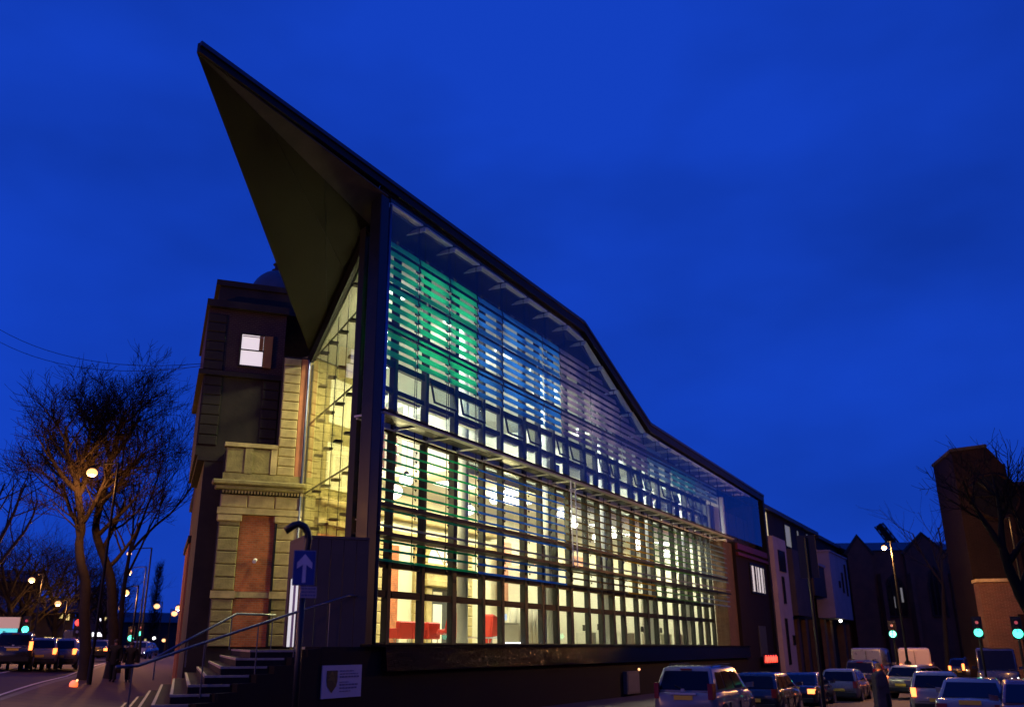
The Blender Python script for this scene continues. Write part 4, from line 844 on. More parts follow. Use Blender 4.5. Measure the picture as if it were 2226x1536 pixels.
def lancet(x0, x1, y0, y1, y, pm):
    a, b, z0, z1 = cx(x0), cx(x1), czz(y0), czz(y1); m = (a + b) / 2; zs = z0 + (z1 - z0) * .65
    pts = [CH.p(a, y, z0), CH.p(b, y, z0), CH.p(b, y, zs), CH.p(m + (b - m) * .6, y, zs + (z1 - zs) * .65), CH.p(m, y, z1), CH.p(m - (m - a) * .6, y, zs + (z1 - zs) * .65), CH.p(a, y, zs)]
    wd = part(ch, 'window', MB().tube(pts + [pts[0]], .14, 5), M_stoned); part(wd, 'pane', MB().prism(pts, CH.p(0, -.04, 0) - CH.p(0, 0, 0)), pm)
    for k in (1, 2): x = a + (b - a) * k / 3; part(wd, 'tracery', MB().tube([CH.p(x, y - .08, z0), CH.p(x, y - .08, zs + (z1 - zs) * .5)], .07, 4), M_stoned)
lancet(1884, 1912, 1384, 1288, -.02, M_leaded); lancet(1926, 1958, 1352, 1276, -.02, M_leaded); lancet(1994, 2018, 1352, 1262, -.62, M_leaded)
for px, y0, y1 in ((1888, 1360, 1335), (1902, 1352, 1322), (1936, 1336, 1316), (1950, 1326, 1300)):
    part(ch, 'pane_reflection', MB().box(CH, cx(px), cx(px + 3), -.09, -.062, czz(y0), czz(y1)), glow('chapel_reflection_glow', (1, .95, .75), .14))  # whitish reflections in the windows, drawn as faintly glowing slips
for px in (1915, 1962, 2030): part(ch, 'buttress', MB().box(CH, cx(px), cx(px + 6), -1.3 if px != 1962 else -1.5, -.01 if px != 1962 else -.605, 0, czz(1275)), M_chb)
# boom over the chapel roof
jb = thing('crane_jib', 'dark slanting crane jib rising over the chapel roof', 'crane', at(1968, 1405, 125))
p0, p1 = at(1975, 1222, 125), at(1910, 1140, 125)
mb = MB()
dv = (p1 - p0).normalized(); uv = Vector((-dv.z, 0, dv.x)).normalized(); nv = Vector((0, .5, 0))
for sg in (-1, 1):
    for q in (-1, 1): part(jb, 'chord', MB().tube([p0 + uv * .45 * sg + nv * q, p1 + uv * .38 * sg + nv * q], .12, 4), M_frame)
for k in range(14):
    a, b = p0.lerp(p1, k / 14), p0.lerp(p1, (k + 1) / 14); sg = 1 if k % 2 else -1
    part(jb, 'lacing', MB().tube([a + uv * .42 * sg - nv, b - uv * .42 * sg - nv], .07, 4).tube([a + uv * .42 * sg + nv, b - uv * .42 * sg + nv], .07, 4), M_frame)
part(jb, 'beam', MB().tube([p0, p1], [.62, .5], 4), M_frame); part(jb, 'mast', MB().tube([Vector((p0.x, p0.y, 0)), p0], .4, 6), M_frame)
# brick tower block at the far right
TW = Frame(at(2140, 1405, 62).to_2d(), 104.0)
tw = thing('brick_tower', 'tall dark brick tower with a sloping top and a round window', 'tower', TW.p(0, 0, 0))
tz = lambda py: EYE + (1405 - py) / 2004 * 62 * 1.02
def tx(px): return (px - 2120) / 2004 * 62 * 1.08
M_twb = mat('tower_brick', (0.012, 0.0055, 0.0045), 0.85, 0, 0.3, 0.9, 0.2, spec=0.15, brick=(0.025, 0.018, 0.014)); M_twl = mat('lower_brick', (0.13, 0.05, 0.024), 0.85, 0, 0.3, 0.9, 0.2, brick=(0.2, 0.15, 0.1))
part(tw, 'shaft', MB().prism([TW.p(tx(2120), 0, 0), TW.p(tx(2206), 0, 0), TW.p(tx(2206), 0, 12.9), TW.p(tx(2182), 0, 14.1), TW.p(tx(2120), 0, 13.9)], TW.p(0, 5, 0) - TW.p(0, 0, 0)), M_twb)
part(tw, 'coping', MB().prism([TW.p(tx(2118), -.08, 13.92), TW.p(tx(2182), -.08, 14.12), TW.p(tx(2182), -.08, 14.3), TW.p(tx(2118), -.08, 14.1)], TW.p(0, 5.2, 0) - TW.p(0, 0, 0)), M_stoned)
part(tw, 'roof_tank', MB().box(TW, tx(2194), tx(2217), 1, 2.5, 11.8, 13.2), M_frame)
part(tw, 'aerial', MB().tube([TW.p(tx(2210), 1.5, 13.2), TW.p(tx(2210), 1.5, 14.2)], .05, 5), M_frame)
part(tw, 'side_block', MB().box(TW, tx(2207), tx(2480), .6, 9, 0, 11.7), M_twb); part(tw, 'side_coping', MB().box(TW, tx(2206), tx(2480), .5, 9, 11.71, 11.95), M_stoned)
rc = TW.p(tx(2181), -.04, tz(1125)); rx = TW.p(1, 0, 0) - TW.p(0, 0, 0)
rw = part(tw, 'round_window', MB().tube([rc + rx * 1.35 * math.cos(t * math.pi / 14) + Vector((0, 0, 1.35 * math.sin(t * math.pi / 14))) for t in range(29)], .09, 6), M_twb)
part(rw, 'pane', MB().prism([rc + rx * 1.27 * math.cos(t * math.pi / 12) + Vector((0, 0, 1.27 * math.sin(t * math.pi / 12))) for t in range(24)], TW.p(0, .03, 0) - TW.p(0, 0, 0)), mat('dull_dark_glass', (.004, .004, .004), .5, spec=.1))  # dark matt pane with hardly any reflection
for k in range(4): t = k * math.pi / 4; part(rw, 'glazing_bar', MB().tube([rc - rx * 1.25 * math.cos(t) - Vector((0, .06, 1.25 * math.sin(t))), rc + rx * 1.25 * math.cos(t) + Vector((0, -.06, 1.25 * math.sin(t)))], .05, 4), M_frame)
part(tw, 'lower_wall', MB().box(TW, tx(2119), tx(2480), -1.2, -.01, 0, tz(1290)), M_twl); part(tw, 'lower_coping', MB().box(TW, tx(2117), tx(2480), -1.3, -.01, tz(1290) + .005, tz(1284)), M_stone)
for px in (2172, 2215): part(tw, 'blind_opening', MB().box(TW, tx(px), tx(px + 12), -1.23, -1.205, 1.0, 4.0), M_twb)
# walls and the beige pillar by the kerb
gp = thing('gatepost', 'pale beige stone pillar standing behind the parked silver car', 'post', on_ground(1900, 21))
PF = Frame(on_ground(1903, 21).to_2d(), 90)
part(gp, 'shaft', MB().prism([PF.p(-.17, -.15, -.1), PF.p(.17, -.15, -.1), PF.p(.13, -.12, 1.62), PF.p(.02, -.12, 1.74), PF.p(-.12, -.12, 1.66)], PF.p(0, .28, 0) - PF.p(0, 0, 0)), mat('pillar_stone', (.13, .085, .055), .9, 0, .5, 3, .4, spec=.1), bevel=.03); part(gp, 'slot', MB().box(PF, .03, .09, -.16, -.14, .9, 1.3), M_black)

# ================================================================== traffic signals
def signal(px, py, dist, label, lit='green', back=False, az=30, zg=None, size=1.0, pole_top=None):
    c = at(px, py, dist); F = Frame((c.x, c.y), az + 90 if not back else az - 90); g = ground(c.x, c.y)
    t = thing('traffic_signal', label, 'traffic light', (c.x, c.y, g), 'traffic signals at the junctions')
    z = c.z; k = size
    part(t, 'pole', MB().tube([F.p(0, .16, g), F.p(0, .16, z + .9 * k)], .055, 8), M_black)
    part(t, 'housing', MB().box(F, -.17 * k, .17 * k, -.06, .10, z - .22 * k, z + .85 * k), M_black, bevel=.02); part(t, 'backing_board', MB().box(F, -.28 * k, .28 * k, .101, .13, z - .34 * k, z + .98 * k), M_black)
    for j, nm in enumerate(('green_lamp', 'amber_lamp', 'red_lamp')):
        mm = {0: M_green if lit == 'green' else M_lens, 1: mat('amber_off', (.08, .04, .01), .3), 2: M_redl if lit == 'red' else M_redd}[j]
        part(t, nm, MB().lathe(F.p(0, -.06, z + .31 * k * j), [(.001, 0)], 3) if False else MB().tube([F.p(0, -.10, z + .31 * k * j), F.p(0, -.055, z + .31 * k * j)], (.19 if (lit == 'green' and j == 0) or (lit == 'red' and j == 2) else .10 * k), 14), mm)
        part(t, 'hood', MB().tube([F.p(0, -.26, z + .31 * k * j + .13 * k), F.p(0, -.062, z + .31 * k * j + .13 * k)], .03, 5), M_black)
    return t
signal(1941, 1377, 58, 'traffic light in front of the chapel showing green', size=.75)
signal(2127, 1374, 50, 'traffic light showing green above the dark queueing cars', size=.75)
signal(2213, 1376, 44, 'traffic light showing green at the right edge before the brick wall', size=.7)
signal(1760, 1232, 30, 'traffic signal on a dark pole seen from behind, in front of the white bay', back=True, size=1.0, lit='none')
signal(55, 1367, 62, 'traffic light showing green beside the cyan billboard', az=-20, size=.8)
signal(168, 1372, 58, 'traffic light showing red behind the left tree trunk', lit='red', az=-20, size=.8)
signal(284, 1386, 70, 'traffic light showing green beyond the two walkers', az=-20, size=.8)
signal(254, 1375, 90, 'small far traffic light showing green left of the walkers', az=-20, size=.9)
signal(305, 1376, 95, 'small far traffic light showing green right of the walkers', az=-20, size=.9)

# ================================================================== street lamps
def street_lamp(px, py, dist, label, blob=6, m=None, energy=0, arm=1.2, side=1, az=-20, pole=True):
    c = at(px, py, dist); g = ground(c.x, c.y); F = Frame((c.x, c.y), 90)
    t = thing('street_lamp', label, 'street lamp', (c.x + arm * side, c.y, g), 'sodium street lamps')
    r = blob * dist / 2004
    hz = c.z + r * .6 + .05
    part(t, 'column', MB().tube([F.p(arm * side, 0, g), F.p(arm * side, 0, g + 1.2), F.p(arm * side, 0, g + 1.21), F.p(arm * side, 0, hz + .25)], [.10, .10, .07, .05], 8), M_frame)
    part(t, 'arm', MB().tube([F.p(arm * side, 0, hz + .25), F.p(arm * side * .5, 0, hz + .22), F.p(0, 0, hz + .1)], .035, 6), M_frame)
    hd = part(t, 'lantern', MB().lathe(F.p(0, 0, hz), [(r * .9, 0), (r * .8, r * .25), (r * .3, r * .45)], 10), M_frame)
    part(hd, 'lens', MB().ball(c, r, 12, 8, .8), m or M_sod, True)
    if energy: lamp('sodium_lamp', c + Vector((0, 0, -r - .12)), energy, (1.0, 0.42, 0.11), .12)
    return t
LAMPS = [(200, 1027, 43, 'bright street lamp among the branches of the bare trees', 11, M_sodh, 0, 1.15, 1), (281, 1203, 66, 'tall street lamp with a long arm just beyond the second trunk', 5, M_sod, 0, 1.5, 1), (280, 1243, 80, 'street lamp directly below the long armed lamp', 6, M_sod, 700, 1.4, 1),
    (272, 1288, 62, 'large bright street lamp low between the trunk and the old building', 8, M_sodh, 900, .8, 1), (262, 1321, 120, 'small street lamp close to the second trunk', 5, M_sod, 0, .6, 1), (341, 1317, 110, 'street lamp alone against the hill, nearest the tall dark poplar', 6, M_sod, 0, .6, 1),
    (388, 1321, 100, 'upper street lamp of the pair beside the old building', 6, M_sod, 500, .5, 1), (379, 1333, 105, 'lower street lamp of the pair beside the old building', 6, M_sod, 0, .4, -1), (69, 1260, 74, 'street lamp highest on the left, over the queueing cars', 6, M_sod, 1600, .8, 1),
    (126, 1311, 84, 'street lamp between the left lamp and the trunk', 6, M_sod, 1300, .8, 1), (1922, 1190, 55, 'orange street lamp before the chapel roof', 5, glow('sodium_orange', (1, .34, .10), 18.0), 2600, .4, 1), (2180, 1138, 55, 'faint orange lamp on a column before the brick tower', 3, glow('sodium_dim', (1, .3, .08), 1.6), 200, .4, 1)]
for a in LAMPS: street_lamp(a[0], a[1], a[2], a[3], a[4], a[5], a[6], a[7], a[8])
lc = at(200, 1027, 43); lamp('tree_lamp', lc + Vector((0, 0, -.5)), 700, (1.0, 0.40, 0.10), .15)
# lamps that stand across the street, seen only in the glass and by their light
def lamp_at(x, y, z, label, e, r=.26):
    g = ground(x, y); F = Frame((x, y), 30.5); t = thing('street_lamp', label, 'street lamp', F.p(0, -1.3, g), 'sodium street lamps')
    part(t, 'column', MB().tube([F.p(0, -1.3, g), F.p(0, -1.3, z + .3)], [.1, .06], 8), M_frame); part(t, 'arm', MB().tube([F.p(0, -1.3, z + .3), F.p(0, -.3, z + .35), F.p(0, 0, z + .22)], .035, 6), M_frame)
    hd = part(t, 'lantern', MB().lathe(F.p(0, 0, z + .1), [(.3, 0), (.28, .08), (.1, .16)], 10), M_frame); part(hd, 'lens', MB().ball(F.p(0, 0, z), r, 12, 8, .7), glow('sodium_street', (1, .42, .12), 26.0), True)
    lamp('sodium_lamp', F.p(0, 0, z - .35), e, (1.0, 0.42, 0.11), .15)
q = FA.p(25, -21, 0); lamp_at(q.x, q.y, 8.6, 'street lamp on the kerb across from the glass front', 650)
q = FA.p(52, -22, 0); lamp_at(q.x, q.y, 8.6, 'street lamp on the far pavement near the junction', 3000)
q = (-8.0, -5.0); lamp_at(q[0], q[1], 8.0, 'street lamp behind the view on the near kerb', 650)
q = (-23.0, 16.0); lamp_at(q[0], q[1], 8.0, 'street lamp on the verge left of the road', 3000)

# terrace across the street: stands outside the view, mirrored in the lower glass
te = thing('terrace', 'dark brick terrace across the street from the glass front', 'building', FA.p(20, -27, 0))
part(te, 'wall', MB().box(FA, -30, 140, -36, -27, 0, 10.5), M_brickd); part(te, 'roof', MB().prism([FA.p(-30, -26.6, 10.51), FA.p(-30, -31.5, 13.5), FA.p(-30, -36.4, 10.51)], FA.p(170, 0, 0) - FA.p(0, 0, 0)), M_slate)
TF = Frame(FA.p(0, -27, 0).to_2d(), 210.5)
for k in range(17):
    for z in (1.2, 4.4, 7.6): sash(te, TF, -60 + 5.2 * k, -58.6 + 5.2 * k, -.005, z, z + 1.7, M_windim if (k * 5 + int(z)) % 7 == 0 else M_windark, M_stoned, 2)
for a in ((15, 1299, 100, 'faint street lamp furthest left over the houses', 3, M_sod, 0, .5, 1), (356, 1391, 90, 'low globe lamp by the foot of the old building', 4, M_sod, 0, .2, 1), (60, 1301, 110, 'faint street lamp behind the billboard', 3, M_sod, 0, .5, 1), (303, 1362, 130, 'tiny far street lamp under the poplar', 2, M_sod, 0, .4, 1), (174, 1348, 120, 'tiny street lamp above the red signal', 2, M_sod, 0, .4, 1), (335, 1386, 120, 'tiny white street lamp low at the far bend', 3, M_tube, 0, .3, 1), (232, 1342, 125, 'small street lamp over the white shop sign', 4, M_sod, 0, .4, 1)):
    street_lamp(*a[:9])
# ================================================================== left background
def far_block(label, px0, px1, top, dist, m, az=90, wins=(), cat='building'):
    a, b = at(px0, 1405, dist), at(px1, 1405, dist); F = Frame(a.to_2d(), 90 - math.degrees(math.atan2(b.y - a.y, b.x - a.x))); L = (b - a).length; zt_ = at((px0 + px1) / 2, top, dist).z
    t = thing('far_building', label, cat, F.p(L / 2, 5, 0)); part(t, 'wall', MB().box(F, 0, L, 0, 9, 0, zt_), m); part(t, 'roof', MB().prism([F.p(-.3, -.4, zt_ + .01), F.p(-.3, 4.5, zt_ + 1.6), F.p(-.3, 9.4, zt_ + .01)], F.p(L + .6, 0, 0) - F.p(0, 0, 0)), M_slate)
    for (x0, y0, x1, y1, pm) in wins:
        c0, c1 = F.hit(x0, y1), F.hit(x1, y0); sash(t, F, c0[0], c1[0], -.005, min(c0[1], c1[1]), max(c0[1], c1[1]), pm, M_frame, 1, 2, .1)
    return t
W2 = glow('shop_white', (1, .95, 1), 2.2); WY = glow('shop_yellow', (1, .75, .25), .9)
far_block('dark far building with lit shop strips behind the queueing cars', -60, 152, 1330, 96, M_rendd, wins=((95, 1384, 112, 1394, WY), (116, 1386, 138, 1396, WY), (129, 1333, 137, 1343, WY), (142, 1334, 152, 1347, WY)))
far_block('far building with a bright white shop sign between the tree trunks', 156, 238, 1300, 118, mat('far_render', (.10, .07, .06), .85), wins=((191, 1374, 224, 1382, W2), (212, 1343, 220, 1349, W2), (223, 1341, 232, 1349, WY)))
far_block('low far building at the foot of the hill right of the trunks', 240, 405, 1352, 150, M_rendd, wins=((313, 1388, 318, 1398, WY), (324, 1394, 330, 1402, WY), (333, 1384, 337, 1390, W2)))
far_block('tall dark house mass at the left edge behind the trees', -160, 70, 1262, 112, mat('far_dark', (.03, .022, .02), .9), wins=((13, 1296, 17, 1300, M_sod), (35, 1297, 40, 1303, M_sod)))
bb = thing('billboard', 'lit billboard with a cyan lower half and a pink upper half at the left edge', 'billboard', on_ground(15, 52))
a0 = at(15, 1372, 52); BF = Frame(a0.to_2d(), 78); u = 52 / 2004
part(bb, 'lower_panel', MB().box(BF, -30 * u, 18 * u, -.05, .05, a0.z - 24 * u, a0.z + 6 * u), glow('billboard_cyan', (.03, .75, .8), .95)); part(bb, 'upper_panel', MB().box(BF, -30 * u, 20 * u, -.05, .05, a0.z + 6.3 * u, a0.z + 27 * u), glow('billboard_pink', (.8, .42, .3), .42))
for x in (-10, 10): part(bb, 'post', MB().tube([BF.p(x * u, .12, ground(a0.x, a0.y)), BF.p(x * u, .12, a0.z + 20 * u)], .07, 6), M_frame)
part(bb, 'frame', MB().box(BF, -31 * u, 21 * u, .051, .09, a0.z - 25 * u, a0.z + 28 * u), M_frame)
wl = thing('warning_lamp', 'red warning lamp on a small post on the pavement by the left tree', 'lamp', on_ground(160, 41))
c = at(160, 1487, 41); part(wl, 'lens', MB().ball(c, .17, 10, 8), glow('warning_red', (1, .12, .02), 2.2), True); part(wl, 'post', MB().tube([Vector((c.x, c.y, ground(c.x, c.y))), c - Vector((0, 0, .15))], .05, 6), M_frame); part(wl, 'cap', MB().ball(c + Vector((.12, 0, .16)), .05, 6, 5), M_sod)
# overhead cables to the old building
for y0, y1, nm in ((676, 782, 'upper overhead cable sagging to the old stone building'), (706, 790, 'lower overhead cable sagging to the old stone building')):
    a, b = at(-60, y0, 60), OB.p(-4.1, 1.0, 12.9 + (782 - y1) * .012); pts = [a.lerp(b, k / 16) - Vector((0, 0, 1.2 * 4 * (k / 16) * (1 - k / 16))) for k in range(17)]
    solo('cable', MB().tube(pts, .014, 4), M_frame, nm, 'cable', b, 'overhead cables')
# ================================================================== bare trees
def grow(mbs, p, d, L, r, lev, rg, spread, up, tmax):
    """one limb, then its children; mbs = (thick limbs, thin twigs)"""
    n = 5 if lev < 2 else 3; pts = [p]; rs = [r]; q = p.copy(); dd = d.copy()
    for i in range(n):
        dd = (dd + Vector((rg.uniform(-1, 1), rg.uniform(-1, 1), rg.uniform(-.4, .8))) * (.16 if lev < 2 else .2) + Vector((0, 0, up))).normalized()
        q = q + dd * (L / n); pts.append(q.copy()); rs.append(max(.007, r * (1 - .55 * (i + 1) / n)))
    mbs[0 if lev < 3 else 1].tube(pts, rs, 7 if lev < 2 else (4 if lev < 3 else 3), False)
    if lev >= tmax: return
    kids = (4, 5, 5, 5, 4)[min(lev, 4)]
    for k in range(kids):
        t = .3 + .7 * (k + rg.random()) / kids; i = min(n - 1, int(t * n)); o = pts[i].lerp(pts[i + 1], t * n - i)
        ax = Vector((rg.gauss(0, 1), rg.gauss(0, 1), rg.gauss(0, .6))); ax = (ax - dd * ax.dot(dd)).normalized()
        nd = (dd * (1 - spread * .35) + ax * spread * rg.uniform(.6, 1.15)).normalized()
        grow(mbs, o, nd, L * rg.uniform(.55, .78), max(.011, rs[i] * rg.uniform(.42, .62)), lev + 1, rg, spread, up, tmax)
def tree(label, base, trunk, L, seed, r0, limbs, tmax=4, spread=.75, up=.06, name='bare_tree', bark=None, twig=None, scale=1.0):
    rg = random.Random(seed); t = thing(name, label, 'tree', base, 'bare winter trees')
    tm = MB(); lm = (MB(), MB()); tr = [Vector(p) for p in trunk]; n = len(tr)
    # smooth the trunk path
    sm = []
    for i in range(n - 1):
        p0, p1, p2, p3 = tr[max(i - 1, 0)], tr[i], tr[i + 1], tr[min(i + 2, n - 1)]
        for k in range(4): u = k / 4; sm.append(.5 * ((2 * p1) + (p2 - p0) * u + (2 * p0 - 5 * p1 + 4 * p2 - p3) * u * u + (3 * p1 - p0 - 3 * p2 + p3) * u ** 3))
    sm.append(tr[-1]); m = len(sm)
    tm.tube(sm, [r0 * (1.25 if i == 0 else 1.0) * (1 - .5 * i / m) * (1 + .06 * math.sin(i * 2.3)) for i in range(m)], 10, False)
    for i, (f, dx, dy, dz, ll) in enumerate(limbs):
        o = sm[min(m - 1, int(f * (m - 1)))]; grow(lm, o, Vector((dx, dy, dz)).normalized(), ll * scale, r0 * (.5 - .2 * (1 - f) if f < 1 else .5), 1, rg, spread, up, tmax)
    part(t, 'trunk', tm, bark or M_bark, True); part(t, 'limbs', lm[0], bark or M_bark, True); w_ = part(t, 'twigs', lm[1], twig or M_twig); w_['kind'] = 'stuff'
    return t
def pxl(pts, dist): return [at(x, y, dist + d) for x, y, d in pts]
b1 = on_ground(190, 45)
tk = [b1] + pxl([(186, 1410, 0), (183, 1340, 0), (186, 1270, 0), (176, 1225, 0), (172, 1180, .3), (178, 1140, .3), (170, 1080, 0), (165, 1040, 0)], 45)
tree('large bare tree with a crooked trunk at the kerb, left of the walkers', b1, tk, 4, 11, .27,
     [(.55, -.3, .1, .9, 4.2), (.72, -.75, .2, .8, 4.6), (.76, .5, -.2, .95, 4.0), (.84, -.4, .4, 1, 4.8), (.88, .35, .3, 1, 4.4), (.93, -.9, -.2, .7, 4.2), (1, .1, 0, 1, 4.8), (1, -.4, -.3, .9, 4.4), (1, .5, .3, .8, 4.0)], 5, .78, .05, scale=.58)
b2 = on_ground(246, 47)
tk = [b2] + pxl([(247, 1400, 0), (244, 1330, 0), (241, 1260, 0), (226, 1210, 0), (208, 1150, 0), (222, 1080, 0), (240, 1000, 0)], 47)
tree('bare tree with a leaning pale trunk lit orange, behind the two walkers', b2, tk, 4, 23, .27,
     [(.5, .7, .1, .9, 4.4), (.62, .5, .3, 1, 5.0), (.7, .95, -.1, .8, 4.6), (.78, -.2, .3, 1, 4.0), (.84, .6, -.3, .9, 4.8), (.92, .9, .2, .7, 4.4), (1, .2, 0, 1, 4.6), (1, .6, .2, .9, 4.6), (1, -.4, -.2, .9, 3.6)], 5, .78, .05, scale=.58)
b3 = on_ground(262, 52)
tree('slim bare tree forking just right of the orange lit trunk', b3, [b3] + pxl([(264, 1330, 0), (272, 1260, 0), (282, 1200, 0)], 52), 4, 31, .16, [(.7, .6, .1, 1, 4.8), (1, .3, .1, 1, 5.2), (1, .7, -.1, .9, 5.0), (.85, .1, .2, 1, 4.6)], 4, .6)
for i, (px, dd, hh_, sd, lb) in enumerate(((60, 88, 1200, 71, 'dense dark bare tree far behind the billboard'), (118, 94, 1190, 72, 'dense dark bare tree far behind the queueing left cars'), (168, 100, 1205, 73, 'dense dark bare tree far behind the crooked trunk'), (20, 84, 1170, 74, 'dense dark bare tree behind the left edge houses'), (225, 108, 1250, 75, 'low dense bare tree far between the two trunks'))):
    bq = on_ground(px, dd); top = at(px, hh_ + 40, dd)
    tree(lb, bq, [bq, bq.lerp(top, .4) + Vector((.2, 0, 0)), bq.lerp(top, .6)], 4, sd, .28, [(.5, .8, .1, .8, 4.2), (.6, -.8, .2, .8, 4.2), (.8, .6, .3, 1, 4.2), (.8, -.6, -.2, 1, 4.2), (1, .3, .1, 1, 4), (1, -.4, .1, 1, 4), (.7, .1, .5, .8, 3.6), (.45, -.5, .1, .6, 3.4), (.45, .6, -.2, .6, 3.4)], 4, .85, .03, scale=.95, twig=mat('far_twig', (.012, .01, .008), .9, spec=.1), bark=mat('far_bark', (.015, .012, .009), .9, spec=.1))
b4 = on_ground(2300, 36)
tree('bare street tree with a leaning trunk at the right edge before the brick tower', b4, [b4] + pxl([(2272, 1390, 0), (2228, 1310, 0), (2196, 1240, 0), (2180, 1190, 0)], 36), 4, 41, .26, [(.6, .5, .2, .9, 4), (1, -.5, .1, .8, 3.2), (1, .2, .2, 1, 3.6), (.85, .9, 0, .8, 3.6)], 4, .75, scale=.62, bark=MATS['far_bark'], twig=MATS['far_twig'])
b5 = on_ground(2052, 75)
tree('bare tree against the left side of the brick tower', b5, [b5] + pxl([(2052, 1330, 0), (2050, 1270, 0)], 75), 4, 53, .2, [(1, -.5, .1, .9, 4.2), (1, 0, .1, 1, 4.4), (.9, .3, .2, 1, 4)], 3, .8)
b6 = on_ground(-25, 70)
tree('dark bare tree at the left edge of the view', b6, [b6] + pxl([(-25, 1300, 0), (-20, 1200, 0)], 70), 4, 61, .3, [(1, .5, .1, .9, 5), (1, -.2, .1, 1, 5), (.8, .8, .2, .9, 5.5)], 3, .8)
b7 = on_ground(327, 130)
pop = thing('poplar', 'tall narrow dark poplar standing before the hill', 'tree', b7, 'bare winter trees')
rg = random.Random(5); mb = MB(); mb2 = MB()
mb.tube([b7, b7 + Vector((0, 0, 11.5))], [.25, .04], 6)
for k in range(260):
    z = rg.uniform(1.2, 11.3); a = rg.uniform(0, 6.28); o = b7 + Vector((0, 0, z)); L = rg.uniform(.7, 1.5) * (1.2 - z / 14); e = o + Vector((math.cos(a) * L * .9, math.sin(a) * L * .9, L * 1.5)); mb2.tube([o, o.lerp(e, .5) + Vector((math.cos(a) * .15, math.sin(a) * .15, -.1)), e], [.04, .025, .008], 3, False)
    for _ in range(3): f = rg.uniform(.3, .9); q = o.lerp(e, f); mb2.tube([q, q + Vector((rg.uniform(-.5, .5), rg.uniform(-.5, .5), rg.uniform(.3, .8)))], [.014, .005], 3, False)
part(pop, 'trunk', mb, M_bark); part(pop, 'crown', mb2, M_twig)['kind'] = 'stuff'

